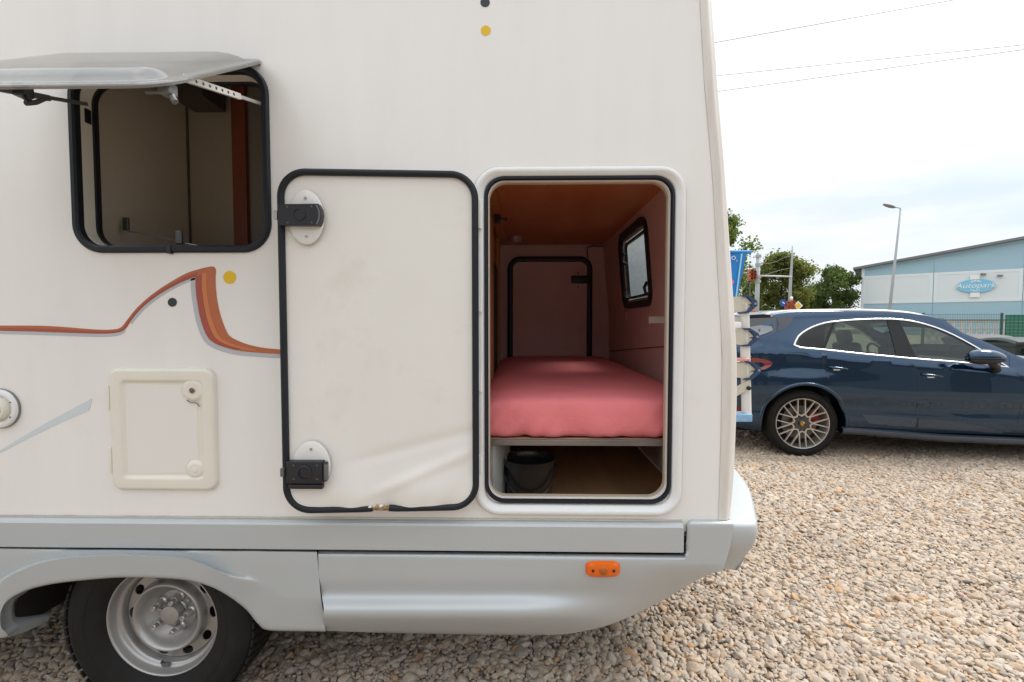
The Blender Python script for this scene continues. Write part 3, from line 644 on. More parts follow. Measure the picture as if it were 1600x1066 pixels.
for px, side in ((35, 1), (262, 0)):
    q = flap_pt(0, Lf - .06, -.01); d_ = ray(px, 120); Yq = q.y; p = P(px, 125, Yq); base = Vector((p.x, q.y, q.z)); mb = MB()
    rb(mb, base + Vector((0, 0, -.006)), (.030, .03, .03), .004); mb.tube([base, base + Vector((.012, .0, -.028)), base + Vector((.018, 0, -.036))], .008, 8)
    if side: mb.tube([base + Vector((.006, 0, -.036)), base + Vector((.03, 0, -.034)), base + Vector((.056, 0, -.026)), base + Vector((.064, 0, -.025))], [.006, .006, .004, .003], 8)
    else: mb.tube([base + Vector((-.055, .0, -.012)), base + Vector((.01, 0, -.012))], .004, 6)
    mb.build('window_latch', M['blackp'] if side else M['greyp'], FL, auto=40)

# garage frame and opening seal
V, Fc = ringloft(*frm, .088, [(0, .004), (.001, -.010), (.006, -.018), (.014, -.021), (.022, -.018), (.026, -.012), (.034, -.010), (.040, .0), (.042, .034), (.03, .034)], 12); FR = mk('garage_frame', V, Fc, M['wall_white'], CAMPER, auto=50)
gi = .012
V, Fc = ringloft(*frm, .088, circprof(-.001, .0, .0028, 6), 12); mk('frame_sealant', V, Fc, mat('grimy_sealant', (.50, .43, .36), .8, noise=(12, 1, (.70, .66, .60))), FR, sm=True)
V, Fc = ringloft(gar[0] - .004, gar[1] + .004, gar[2] - .004, gar[3] + .004, .072, [(.002, -.004), (.005, -.013), (.013, -.013), (.0165, -.006), (.0165, .014), (.004, .014)], 12); mk('opening_seal', V, Fc, M['rubber'], FR, auto=40)
V, Fc = ringloft(gar[0] + .0135, gar[1] - .0135, gar[2] + .0135, gar[3] - .0135, .060, [(0, .013), (.0, .034), (.003, .034), (.003, .013)], 12); mk('opening_lip', V, Fc, mat('lip_cream', (.50, .41, .31), .5), FR, auto=40)
# hinge strip
hx = XX(751, 520, -.02)
mb = MB(); rb(mb, (hx + .0005, -.022, ZZ(750, 525, -.02)), (.017, .010, ZZ(750, 325, -.02) - ZZ(750, 745, -.02)), .003); mb.build('hinge_strip', M['wall_white'], FR, auto=40)
for py0, py1 in ((331, 358), (465, 488), (583, 612), (710, 738)):
    z0, z1 = ZZ(752, py1, -.03), ZZ(752, py0, -.03); mb = MB(); rb(mb, (hx - .002, -.032, (z0 + z1) / 2), (.015, .012, z1 - z0), .003); mb.tube([(hx + .003, -.036, z0), (hx + .003, -.036, z1)], .004, 8); mb.build('hinge_knuckle', M['wall_white'], FR, auto=40)
# open garage door, swung back against the wall
DY0, DY1 = -.085, -.042
dx0 = (P(433.5, 400, DY0).x + P(440, 650, DY0).x) / 2 + .001; dx1 = P(748, 540, DY1).x
dz0 = (ZZ(600, 799.5, -.06)); dz1 = ZZ(600, 265.5, -.06)
def dY(x): return lerp(DY0, DY1, (x - dx0) / (dx1 - dx0))
def dfn(v):
    t = (v.x - dx0) / (dx1 - dx0); c = (dz0 + dz1) / 2
    return Vector((v.x, v.y + dY(v.x), v.z))
V, Fc = ringloft(dx0 + .004, dx1 - .004, dz0 + .004, dz1 - .004, .088, [(0, .010), (0, .034), (.30, .034), (.30, .020), (.012, .010)], 12, dfn); GD = mk('garage_door', V, Fc, M['wall'], CAMPER, auto=40)
GD['label'] = 'white hatch door swung open flat against the wall'
# inner lining of the door with a bulge and wrinkles near the torn lower edge
def door_h(x, z):
    u = (x - dx0) / (dx1 - dx0); v = (z - dz0) / (dz1 - dz0)
    h = .003 + .0035 * math.sin(u * 3.1) * math.sin(v * 3.1)
    b = math.exp(-((v - .055) / .07) ** 2)
    h += .017 * b * (math.exp(-((u - .28) / .22) ** 2) * .8 + math.exp(-((u - .72) / .20) ** 2))
    r = v - (.03 + .24 * max(0, u - .35)); h += .0060 * math.exp(-(r / .018) ** 2) * sst(.3, .6, u) * (1 - sst(.9, 1, u))
    r = v - (.10 + .14 * u); h -= .0038 * math.exp(-(r / .018) ** 2) * sst(.2, .5, u)
    h += (.0028 * math.sin(u * 21 + v * 9) + .0014 * math.sin(u * 43 - v * 31)) * math.exp(-v / .10)
    h -= .008 * math.exp(-((u - .52) / .05) ** 2 - (v / .03) ** 2)
    return h
loopn = 12; ins_list = [.012] + [.016 + k * .0085 for k in range(38)]
rows = []
for ins in ins_list:
    x0, x1_, z0, z1_ = dx0 + ins, dx1 - ins, dz0 + ins, dz1 - ins
    rows.append((x0, x1_, z0, z1_))
V, Fc = grid(lambda u, v: (lerp(dx0 + .012, dx1 - .012, u), lerp(dz0 + .012, dz1 - .012, v)), 70, 150)
def inrr(x, z, x0, x1_, z0, z1_, r):
    qx, qz = abs(x - (x0 + x1_) / 2) - (x1_ - x0) / 2 + r, abs(z - (z0 + z1_) / 2) - (z1_ - z0) / 2 + r
    return math.hypot(max(qx, 0), max(qz, 0)) - r
Vn = []
for x, z in V:
    # pull the grid corners on to the rounded outline
    d = inrr(x, z, dx0 + .012, dx1 - .012, dz0 + .012, dz1 - .012, .076)
    if d > 0:
        cx = min(max(x, dx0 + .088), dx1 - .088); cz = min(max(z, dz0 + .088), dz1 - .088); v = Vector((x - cx, z - cz)); v = v.normalized() * .076; x, z = cx + v.x, cz + v.y
    Vn.append(Vector((x, dY(x) + .010 - door_h(x, z), z)))
mk('door_lining', Vn, Fc, M['door_in'], GD, sm=True)
# black tubular seal, broken at the bottom
path = rrect(dx0 + .011, dx1 - .011, dz0 + .011, dz1 - .011, .080, 12)
gx0, gx1 = P(581, 796, -.07).x, P(607, 796, -.07).x
cor = []
for i in range(len(path)):
    a, b = path[i], path[(i + 1) % len(path)]
    L_ = math.hypot(b[0] - a[0], b[1] - a[1]); k = max(1, int(L_ / .03))
    for j in range(k): cor.append((lerp(a[0], b[0], j / k), lerp(a[1], b[1], j / k)))
st = min(range(len(cor)), key=lambda i: abs(cor[i][0] - gx1) + abs(cor[i][1] - dz0 - .011)); cor = cor[st:] + cor[:st]
if cor[3][0] < cor[0][0]: cor = [cor[0]] + cor[:0:-1]
cor = [c for c in cor if not (gx0 < c[0] < gx1 and c[1] < dz0 + .03)]
cor = [(gx1, dz0 + .011)] + cor + [(gx0, dz0 + .011)]
mb = MB(); mb.tube([Vector((x, dY(x) + .002, z + (.004 * math.exp(-((x - (gx0 + gx1) / 2) / .03) ** 2) if z < dz0 + .03 else 0))) for x, z in cor], .0112, 12)
mb.build('door_seal', M['rubber'], GD, auto=50)
for k in range(7):
    x = lerp(gx0 - .006, gx1 + .010, k / 6); rr = Euler((random.uniform(-.5, .5), random.uniform(-.6, .6), random.uniform(-.5, .5))).to_matrix()
    mb = MB(); rb(mb, (x, dY(x) + random.uniform(-.004, .004), dz0 + .012 + random.uniform(.0, .012)), (.012, .008, random.uniform(.006, .014)), .002, 1, rr); mb.build('torn_fragment', M['torn'] if k % 3 else M['door_in'], GD)
mb = MB(); mb.box(((gx0 + gx1) / 2, dY(gx0) + .012, dz0 + .010), (gx1 - gx0 + .02, .008, .016)); mb.build('exposed_edge', mat('exposed_foam', (.60, .46, .30), .8, noise=(70, .9, (.12, .07, .04))), GD)
# locks
def lock(pc, plate_r, box, second):
    cx, cy = pc; Y = dY(XX(cx, cy, -.07)) - .004
    c = P(plate_r[0], plate_r[1], Y); a, b = plate_r[2] / 470, plate_r[3] / 470
    rows = []
    for s, h in ((1.0, .004), (1.0, -.003), (.95, -.0055), (.6, -.006), (.02, -.006)): rows.append([Vector((c.x + a * s * math.cos(t), Y + h, c.z + b * s * math.sin(t))) for t in [2 * PI * k / 36 for k in range(36)]])
    V, Fc = loft(rows, closed=True); pl = mk('lock_plate', V, Fc, M['plate'], GD, auto=40)
    for sg in ((1, -1) if not second else (1,)):
        mb = MB(); mb.lathe([(.0045, 0), (.0045, -.0025), (.0001, -.003)], (c.x + .002, Y - .006, c.z + sg * b * .70), n=12); mb.build('plate_screw', M['steel'], GD)
    x0, x1_, y0, y1 = box; A_, B_ = P(x0, y0, Y), P(x1_, y1, Y); w, h = B_.x - A_.x, A_.z - B_.z; m_ = ((A_.x + B_.x) / 2, Y - .017, (A_.z + B_.z) / 2)
    if not second:
        outl = [(A_.x, A_.z), (B_.x - .010, A_.z + .001), (B_.x - .003, A_.z - h * .2), (B_.x, A_.z - h * .5), (B_.x - .003, A_.z - h * .8), (B_.x - .010, B_.z - .001), (A_.x, B_.z)]
        V, Fc = plate(outl, [], xz(Y - .028), xz(Y - .004)); mk('door_lock', V, Fc, M['blackp'], GD)
        mb = MB(); rows = [[Vector((B_.x - .012 - o, Y - .0287, lerp(A_.z - .002, B_.z + .002, k / 6))) + Vector((.0095 * math.sin(k / 6 * PI), 0, 0)) for k in range(7)] for o in (0, .006)]
        V, Fc = loft(rows); mb.add(V, Fc); mb.build('lock_edge', M['greyp'], GD)
        mb = MB(); mb.lathe([(.019, 0), (.019, -.002), (.017, -.0025), (.0165, -.001), (.0001, -.001)], (A_.x + w * .5, Y - .028, m_[2]), n=30); mb.build('lock_barrel', M['blackp'], GD, auto=30)
    else:
        mb = MB(); rb(mb, (m_[0] - .004, Y - .016, m_[2] + h * .10), (w * .86, .026, h * .74), .003); rb(mb, (m_[0] - .004, Y - .014, m_[2] - h * .40), (w * .82, .020, h * .15), .003); mb.box((m_[0] - .004, Y - .010, m_[2] - h * .29), (w * .8, .012, h * .08))
        rb(mb, (B_.x - .009, Y - .015, m_[2] + h * .10), (.016, .022, h * .66), .006); mb.build('door_lock', M['blackp'], GD, auto=35)
        mb = MB(); mb.lathe([(.0235, 0), (.0235, -.0035), (.021, -.0045), (.0205, .001), (.0001, .001)], (m_[0] - .002, Y - .029, m_[2] + h * .10), n=32); mb.build('lock_barrel', mat('barrel_dark', (.02, .022, .035), .35), GD, auto=30)
        mb = MB(); rb(mb, (B_.x - .004, Y - .020, m_[2] + h * .10), (.009, .018, h * .54), .003); mb.build('lock_edge', M['greyp'], GD, auto=35)
    for ix, iz in ((.22, .12), (.22, .88), (.78, .12), (.78, .88)):
        mb = MB(); mb.lathe([(.0028, 0), (.0028, -.001), (.0001, -.001)], (A_.x + w * ix, Y - (.028 if not second else .0292), A_.z - h * (iz if not second else iz * .6 + .08)), n=8); mb.build('lock_screw', M['greyp'], GD)
    ky = (y0 + y1) / 2; p = P(x0 - 5, ky, Y); mb = MB(); rb(mb, (p.x, Y - .016, p.z + (.0 if not second else .008)), (.012, .016, .028), .002); mb.build('latch_bolt', M['steel'] if not second else M['greyp'], GD)
lock((478, 338), (478.5, 340, 27, 41), (441, 508, 322.5, 354.5), False)
lock((485, 738), (487, 728, 29, 38.5), (451, 516, 716, 762), True)

# service hatch
hx0, hx1, hy0, hy1 = 175, 343, 574, 765.5
h_a, h_b = (XX(176.5, 670), XX(341, 670)), (ZZ(260, 765), ZZ(260, 574.5))
ia, ib = (XX(198.5, 670), XX(319.5, 670)), (ZZ(260, 743), ZZ(260, 596.5))
lob = [(XX(306, 609), ZZ(306, 609), .050), (XX(309, 732), ZZ(309, 732), .042)]
def hatch_h(x, z):
    d = inrr(x, z, h_a[0], h_a[1], h_b[0], h_b[1], .036)
    if d > 0: return -.02
    i = inrr(x, z, ia[0], ia[1], ib[0], ib[1], .012)
    for lx, lz, lr in lob: i = max(i, lr - math.hypot(x - lx, z - lz) - .012)
    h = .017 * (1 - max(0, 1 + d / .014) ** 2) ** .5 if d > -.014 else .017
    t = sst(-.006, .010, i); h = lerp(.0095, h if d > -.02 else .0175, t)
    return h
V, Fc = grid(lambda u, v: (lerp(h_a[0] - .002, h_a[1] + .002, u), lerp(h_b[0] - .002, h_b[1] + .002, v)), 120, 140)
Vh = [Vector((x, -hatch_h(x, z), z)) for x, z in V]
SH = mk('service_hatch', Vh, Fc, M['cream'], CAMPER, sm=True); SH['label'] = 'cream plastic service hatch with lock and push button'
ins_o = rrect(ia[0] + .010, ia[1] - .010, ib[0] + .010, ib[1] - .010, .006, 4)
def inside(p): return all(math.hypot(p[0] - l[0], p[1] - l[1]) > l[2] - .004 for l in lob)
poly = []
for k in range(200):
    pass
xa_, xb_, za_, zb_ = ia[0] + .008, ia[1] - .008, ib[0] + .008, ib[1] - .008
def arc(l, a0, a1, n=10): return [(l[0] + (l[2] - .006) * math.cos(R(lerp(a0, a1, k / n))), l[1] + (l[2] - .006) * math.sin(R(lerp(a0, a1, k / n)))) for k in range(n + 1)]
def clampp(ps): return [(min(max(x, xa_), xb_), min(max(z, za_), zb_)) for x, z in ps]
poly = [(xa_, za_)] + clampp(arc(lob[1], 200, 75)) + clampp(arc(lob[0], 285, 160)) + [(xa_, zb_)]
pp = [poly[0]]
for q in poly[1:]:
    if math.hypot(q[0] - pp[-1][0], q[1] - pp[-1][1]) > 1e-4: pp.append(q)
V, Fc = plate(pp, [], xz(-.0105), xz(-.004)); mk('hatch_inset', V, Fc, M['cream_in'], SH)
c = Vector((lob[0][0], -.0175, lob[0][1])); mb = MB(); mb.lathe([(.0105, .002), (.0105, -.0025), (.009, -.0035), (.0075, -.001), (.0065, -.001)], c, n=24); mb.build('lock_ring', M['steel'], SH, auto=30)
mb = MB(); mb.lathe([(.007, .001), (.0068, -.002), (.0001, -.0022)], c, n=16); mb.build('lock_core', mat('rusty_lock', (.28, .09, .06), .5), SH, sm=True)
c = Vector((lob[1][0], -.0175, lob[1][1])); mb = MB(); mb.lathe([(.0125, .002), (.0125, -.0005), (.011, .001), (.0105, -.002), (.0001, -.0035)], c, n=28); mb.build('push_button', M['cream_in'], SH, auto=40)
for y0, y1 in ((601, 640), (698, 738)):
    x = XX(176, 670) - .001; z0, z1 = ZZ(176, y1), ZZ(176, y0); mb = MB(); rb(mb, (x, -.006, (z0 + z1) / 2), (.008, .014, z1 - z0), .002); mb.build('hatch_hinge', M['cream'], SH, auto=40)
pts = [(XX(297, 620), ZZ(297, 624)), (XX(304, 628), ZZ(304, 628)), (XX(312, 629), ZZ(312, 628.5)), (XX(317, 634), ZZ(317, 634))]
mb = MB(); mb.tube([(x, -.0168, z) for x, z in smooth(pts, 4)], .0016, 6); mb.build('hatch_groove', mat('groove_shade', (.16, .14, .11), .8), SH)

# water filler cap
c = P(3, 638, 0); mb = MB(); mb.lathe([(.068, .003), (.068, -.010), (.064, -.016), (.056, -.018), (.047, -.014), (.043, -.008), (.0001, -.008)], c, n=48); WF = mb.build('water_filler', M['wall_white'], CAMPER, auto=35); WF['label'] = 'round off-white water filler cap'
mb = MB(); mb.lathe([(.0685, .002), (.0705, -.004), (.0675, -.009)], c, n=48); mb.build('filler_gasket', mat('grey_gasket', (.20, .205, .19), .7), WF, sm=True)
mb = MB(); mb.lathe([(.040, -.006), (.040, -.022), (.036, -.028), (.030, -.029), (.026, -.020), (.0001, -.018)], c, n=40); mb.build('filler_lid', M['cream'], WF, auto=35)
mb = MB(); rb(mb, c + Vector((0, -.024, 0)), (.052, .016, .014), .005); mb.build('filler_grip', M['cream'], WF, auto=40)
for a in (25, 95, 205, 270, 330):
    mb = MB(); q = c + Vector((.056 * math.cos(R(a)), -.018, .056 * math.sin(R(a)))); mb.lathe([(.0028, 0), (.0028, -.0015), (.0001, -.0015)], q, n=8); mb.build('filler_screw', M['greyp'], WF)

# decals (thin vinyl on the wall)
def vinyl(name, pts, m_, lift=.0012):
    q = [(P(a, b, 0).x, P(a, b, 0).z) for a, b in pts]
    V, Fc = plate(q, [], xz(-lift), xz(-.0002)); return mk(name, V, Fc, m_, CAMPER)
U = smooth([(-900, 507), (-300, 508), (-100, 508.6), (0, 508.8), (75, 509.5), (150, 515), (178, 514.8), (190, 511), (199, 500), (210, 486), (225, 471), (245, 455), (265, 442), (290, 428), (312, 420.5), (330, 416.5)], 5)
Lw = smooth([(-900, 515), (-300, 516), (-100, 516.5), (0, 517), (75, 519), (150, 521.5), (182, 520), (196, 514), (205, 501), (216, 487.5), (230, 474), (250, 459.5), (270, 448), (290, 438.5), (306, 433)], 5)
RT = smooth([(330, 416.5), (335, 417.5), (337.5, 423), (337, 440), (339, 465), (344, 490), (352, 513), (359, 525), (372, 532.5), (390, 539), (415, 544), (450, 547)], 5)
LT = smooth([(306, 433), (306, 450), (309, 475), (314, 500), (322, 522), (331, 533.5), (346, 541), (370, 547.5), (400, 551), (450, 554)], 5)
vinyl('red_stripe', U + RT[1:] + LT[::-1] + Lw[::-1][1:], M['rust'], .0012)
def between(a, b, t0, t1): return [(lerp(p[0], q[0], t0), lerp(p[1], q[1], t0)) for p, q in zip(a, b)] + [(lerp(p[0], q[0], t1), lerp(p[1], q[1], t1)) for p, q in zip(a, b)][::-1]
vinyl('dark_red_stripe', between(U, Lw, .45, .93), M['red'], .0019)
LTr = smooth([(LT[int(i * (len(LT) - 1) / 24)][0], LT[int(i * (len(LT) - 1) / 24)][1]) for i in range(25)], 1); RTr = [RT[int((.16 + .84 * i / 24) * (len(RT) - 1))] for i in range(25)]
vinyl('dark_red_band', between(LTr[:20], RTr[:20], .02, .30), M['red'], .0019); vinyl('orange_band', between(LTr[:22], RTr[:22], .32, .55), M['orange'], .0019)
sh = lambda a, dx, dy: [(p[0] + dx, p[1] + dy) for p in a]
L1 = [p for p in Lw if p[0] < 197]; vinyl('grey_stripe', sh(L1, 0, .6) + sh(L1, -.5, 5)[::-1], M['dgrey'], .0010)
L2 = [p for p in Lw if p[0] > 203]; vinyl('grey_stripe', sh(L2, .5, .4) + sh(L2, 3.2, 2.8)[::-1], M['dgrey'], .0010)
vinyl('grey_band', sh(LT, -.5, .3) + [(x - 6.5 * (1 - sst(20, 50, i)) - 1, y + 1 + 5.5 * sst(10, 35, i)) for i, (x, y) in enumerate(LT)][::-1], M['dgrey'], .0010)
vinyl('pale_blue_swoosh', [(144, 622.5), (142, 633), (140, 641), (100, 658), (40, 687), (0, 708), (-60, 742), (-160, 800), (-60, 737), (0, 703.5), (70, 662)], M['dblue'], .0010)
for px, py, r, k in ((759, 48, 7.7, 'yellow'), (758, 4, 7.4, 'ink'), (359, 433.5, 10, 'yellow'), (269.5, 472.5, 7, 'ink')):
    o = vinyl(k + '_dot_sticker' if k != 'ink' else 'black_dot_sticker', [(px + r * math.cos(t), py + r * math.sin(t)) for t in [2 * PI * j / 32 for j in range(32)]], M[k], .0013)

# garage interior
XR = .690; XLp = -.16; YFAR = 2.10; ZC = 2.045; ZBED = ZZ(900, 690, .07); ZFL = .705
mb = MB(); mb.box(((XLp + lin(ZC)) / 2, 1.06, ZC + .01), (lin(ZC) - XLp + .01, 2.06, .02)); mb.build('garage_ceiling', M['ply'], CAMPER)
V, T = rear_panel(lambda z: lin(z), .034, YFAR, ZFL, ZC); mk('garage_rear_lining', V, T, M['lining'], CAMPER)
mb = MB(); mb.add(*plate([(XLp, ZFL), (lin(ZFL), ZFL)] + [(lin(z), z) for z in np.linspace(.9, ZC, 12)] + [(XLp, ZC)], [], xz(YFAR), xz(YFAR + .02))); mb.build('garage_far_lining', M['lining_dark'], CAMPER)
mb = MB(); mb.box((XLp - .01, 1.06, (ZC + ZFL) / 2), (.02, 2.06, ZC - ZFL)); mb.build('garage_partition', M['wood'], CAMPER)
mb = MB(); mb.box(((XLp + XR) / 2, 1.06, ZFL - .01), (XR - XLp, 2.06, .02)); mb.build('garage_floor', M['floorwood'], CAMPER)
mb = MB(); mb.box((XLp + .012, .80, 1.5), (.022, .06, 1.0)); mb.build('partition_batten', mat('orange_batten', (.42, .17, .05), .5, noise=(9, .7, (.30, .11, .03), (1, 1, .2))), CAMPER); mb = MB(); mb.box((XLp + .014, 1.5, 1.55), (.024, .12, .95)); mb.build('partition_batten', bpy.data.materials['orange_batten'], CAMPER)
mb = MB(); mb.box((XLp + .008, 1.12, 1.4), (.014, .56, .75)); mb.build('partition_gap_shade', M['dark'], CAMPER)  # raised black slab: shade of the partition gap put into its colour
z0 = ZZ(780, 345, .9); mb = MB(); mb.box((XLp + .035, .75, ZC - .035), (.045, 1.3, .07)); mb.build('ceiling_beam', mat('beam_wood', (.46, .20, .06), .5, noise=(9, .7, (.34, .13, .04), (1, .2, 1))), CAMPER)
p = P(777, 342, .75); mb = MB(); rb(mb, p, (.030, .02, .045), .004); mb.tube([p, p + Vector((.045, 0, -.002))], .005, 8); rb(mb, p + Vector((.045, 0, -.002)), (.012, .012, .018), .003); mb.build('ceiling_catch', M['blackp'], CAMPER, auto=40)
p = P(805, 379, 1.75); mb = MB(); mb.lathe([(.045, .03), (.045, .0), (.03, -.012), (.0001, -.016)], (p.x, p.y, ZC - .03), 'Z', 20); mb.build('ceiling_lamp', mat('lamp_cover', (.45, .33, .34), .25), CAMPER, sm=True)
p0, p1, q0, q1 = XX(793, 500, YFAR), XX(925, 500, YFAR), 1.02, ZZ(860, 401, YFAR)
V, Fc = ringloft(p0, p1, q0 - .35, q1, .10, [(0, YFAR), (.002, YFAR - .02), (.012, YFAR - .026), (.034, YFAR - .026), (.042, YFAR - .02), (.044, YFAR)], 8); FD = mk('far_door_seal', V, Fc, M['blackp'], CAMPER, auto=40)
V, Fc = plate(rrect(p0 + .02, p1 - .02, q0 - .33, q1 - .02, .08), [], xz(YFAR - .010), xz(YFAR - .001)); mk('far_door_panel', V, Fc, M['lining'], FD)
a, b = P(893, 431, YFAR - .03), P(924, 443, YFAR - .03); mb = MB(); rb(mb, (a + b) / 2, (b.x - a.x, .03, a.z - b.z), .008); mb.build('far_door_lock', M['blackp'], FD, auto=40)
for py in (426, 449):
    mb = MB(); mb.lathe([(.006, 0), (.006, -.003), (.0001, -.003)], P(903, py, YFAR - .011), n=8); mb.build('far_door_screw', M['blackp'], FD)
mb = MB(); mb.tube([P(945, 385, YFAR - .02), P(925, 384.5, YFAR - .02), P(918, 387, YFAR - .02), P(917, 394, YFAR - .02), P(919, 404, YFAR - .03)], .004, 6); mb.build('hanging_cable', M['blackp'], CAMPER)
# rear window: black frame inside, tinted pane, catches
def ryz(o, Y): return o
V, Fc = ringloft(rw[0], rw[1], rw[2], rw[3], .08, [(-.012, 0), (-.010, -.016), (.016, -.016), (.026, -.010), (.028, .02), (0, .02)], 8); V = [Vector((lin(v.z) + v.y, v.x, v.z)) for v in V]; RW = mk('rear_window_frame', V, Fc, M['blackp'], CAMPER, auto=40)
V, Fc = ringloft(rw[0] + .028, rw[1] - .028, rw[2] + .028, rw[3] - .028, .06, [(0, .004), (0, .016), (.014, .016), (.014, .004)], 8); V = [Vector((lin(v.z) + v.y, v.x, v.z)) for v in V]; mk('rear_window_inner_rim', V, Fc, M['panel_grey'], RW, auto=40)
V, Fc = ringloft(rw[0] + .05, rw[1] - .05, rw[2] + .05, rw[3] - .05, .05, [(0, .010), (0, .026), (.014, .026), (.014, .010)], 8); V = [Vector((lin(v.z) + v.y, v.x, v.z)) for v in V]; mk('rear_window_sash', V, Fc, M['blackp'], RW, auto=40)
V, Fc = plate(rrect(rw[0] + .02, rw[1] - .02, rw[2] + .02, rw[3] - .02, .06), [], lambda a, b: Vector((lin(b) + .028, a, b)), lambda a, b: Vector((lin(b) + .032, a, b))); mk('rear_window_pane', V, Fc, M['pane_grey'], RW)
for y, z in ((rw[0] + .06, rw[2] + .08), (rw[1] - .08, rw[2] + .08), (rw[1] - .10, rw[2] + .30)):
    mb = MB(); q = lin(z); mb.tube([Vector((q + .012, y, z - .03)), Vector((q - .012, y + .01, z - .02)), Vector((q - .018, y + .02, z + .01)), Vector((q - .006, y + .005, z + .04))], .009, 8); mb.build('window_catch', M['blackp'], RW, sm=True)
# reveal between lining and outer rear wall
V, Fc = ringloft(rw[0], rw[1], rw[2], rw[3], .07, [(0, .005), (0, .033), (-.006, .033), (-.006, .005)], 8); V = [Vector((lin(v.z) + v.y, v.x, v.z)) for v in V]; mk('rear_window_reveal', V, Fc, M['blackp'], RW)
for y, z in ((1.50, ZZ(970, 377, 1.6)), (1.48, ZZ(972, 493, 1.55))):
    mb = MB(); rb(mb, (lin(z) - .006, y, z), (.012, .05, .05 if z < 1.6 else .02), .004); mb.build('wall_clip', mat('pale_pink_clip', (.70, .50, .46), .5), CAMPER, auto=40)
mb = MB(); zz = ZZ(1000, 535, .6); mb.tube([(lin(1.2) - .002, .04, ZZ(1042, 563, .1) + .07), (lin(1.2) - .002, 2.08, ZZ(960, 545, 1.9) - .03)], .0035, 6); mb.build('lining_joint', M['wood'], CAMPER)
# bed base, lower compartment
zb0, zb1 = ZZ(900, 697, .065), ZZ(900, 688, .065)
mb = MB(); rb(mb, ((XLp + XR) / 2, .075, (zb0 + zb1) / 2), (XR - XLp - .004, .02, zb1 - zb0), .002, 1); BF = mb.build('bed_front_rail', M['bedframe'], CAMPER)
mb = MB(); mb.box(((XLp + XR) / 2, 1.09, zb1 - .008), (XR - XLp - .006, 1.98, .012)); mb.build('bed_base_board', M['floorwood'], CAMPER)
mb = MB(); x = XX(772, 730, .10); a, b = P(771, 730, .09), P(797, 730, .36); mb.add(*plate([(a.x, a.y), (b.x, b.y), (b.x - .01, b.y + .01), (a.x - .01, a.y + .004)], [], lambda p, q: Vector((p, q, ZFL)), lambda p, q: Vector((p, q, zb0 - .002)))); mb.build('lower_side_panel', M['panel_grey'], CAMPER)
mb = MB(); mb.box((x - .055, .066, (ZFL + zb0) / 2), (.02, .03, zb0 - ZFL - .004)); mb.build('lower_corner_post', M['dark'], CAMPER)
p = P(1037, 718, .10); mb = MB(); rb(mb, (p.x + .016, .11, p.z), (.03, .10, .10), .004); mb.build('support_bracket', M['greyp'], CAMPER, auto=40)

# bike rack at the rear
YRK = .50
RK = None
mb = MB(); a, b = P(1163, 484, YRK + .02), P(1166.5, 648, YRK + .02); mb.tube([a + Vector((0, 0, .03)), a, b], .0205, 16); RK = mb.build('bike_rack', mat('rack_white_tube', (.70, .69, .65), .42, noise=(12, .4, (.58, .56, .52))), CAMPER, auto=50); RK['label'] = 'folded bicycle rack of pale tubes and beige rails'
for cx, cy in ((1168, 475.5), (1171, 527), (1173.5, 579)):
    c = P(cx, cy, YRK); sec = [(-.115, .030), (-.020, .036), (-.008, .030), (.018, .006), (.016, .0), (-.03, -.004), (.014, -.006), (.010, -.012), (-.012, -.034), (-.024, -.036), (-.115, -.026), (-.105, .0)]
    rows = [[c + Vector((s0 * 1.0, y, s1)) for s0, s1 in sec] for y in (.0, 1.25)]; V, Fc = loft(rows, closed=True, caps=True); mk('wheel_rail', V, Fc, M['rackrail'], RK, auto=30)
    cap = [(-.030, .040), (-.004, .041), (.026, .022), (.034, .018), (.038, .006), (.038, -.008), (.030, -.014), (.024, -.020), (.0, -.040), (-.032, -.042), (-.026, -.034), (-.006, -.031), (.014, -.010), (.017, .002), (.013, .014), (-.004, .031), (-.024, .033)]
    V, Fc = plate([(c.x + s0, c.z + s1) for s0, s1 in cap], [], xz(YRK - .012), xz(YRK + .03)); mk('rail_end_cap', V, Fc, M['navy'], RK)
    mb = MB(); mb.lathe([(.0055, 0), (.0055, -.004), (.0001, -.004)], c + Vector((.028, -.012, .002)), n=10); mb.build('rail_bolt', M['steel'], RK)
a, b = P(1146, 614, YRK - .004), P(1172, 600.5, YRK - .004); V, Fc = plate([(a.x, a.z - .022), (b.x, b.z - .018), (b.x + .002, b.z + .026), (a.x, a.z + .020)], [], xz(YRK - .008), xz(YRK + .0)); mk('rack_bracket', V, Fc, M['rackrail'], RK)
mb = MB(); mb.lathe([(.009, 0), (.009, -.010), (.0001, -.011)], P(1169, 606.5, YRK - .008), n=12); mb.build('bracket_bolt', M['blackp'], RK, auto=40)
a, b = P(1146, 647, YRK - .01), P(1175, 659, YRK - .01); mb = MB(); rb(mb, ((a.x + b.x) / 2, YRK + .02, (a.z + b.z) / 2), (b.x - a.x, .07, a.z - b.z), .004); mb.build('rack_foot', M['rackblue'], RK, auto=40)
a, b = P(1146, 560.5, YRK - .006), P(1171.5, 564, YRK - .006); mb = MB(); rb(mb, ((a.x + b.x) / 2, YRK + .015, (a.z + b.z) / 2), (b.x - a.x, .05, .012), .003); mb.build('rack_strap', M['pinkband'], RK, auto=40)
p = P(1148, 508, YRK); mb = MB(); rb(mb, p, (.05, .03, .03), .006); mb.build('rack_clamp', M['signwhite'], RK, auto=40)
p = P(1158, 612, YRK); mb = MB(); mb.box((p.x - .2, YRK + .03, p.z + .0), (.42, .03, .03)); mb.build('rack_mount', M['rackrail'], RK); mb = MB(); mb.box((p.x - .2, YRK + .03, P(1158, 500, YRK).z), (.42, .03, .03)); mb.build('rack_mount', M['rackrail'], RK)

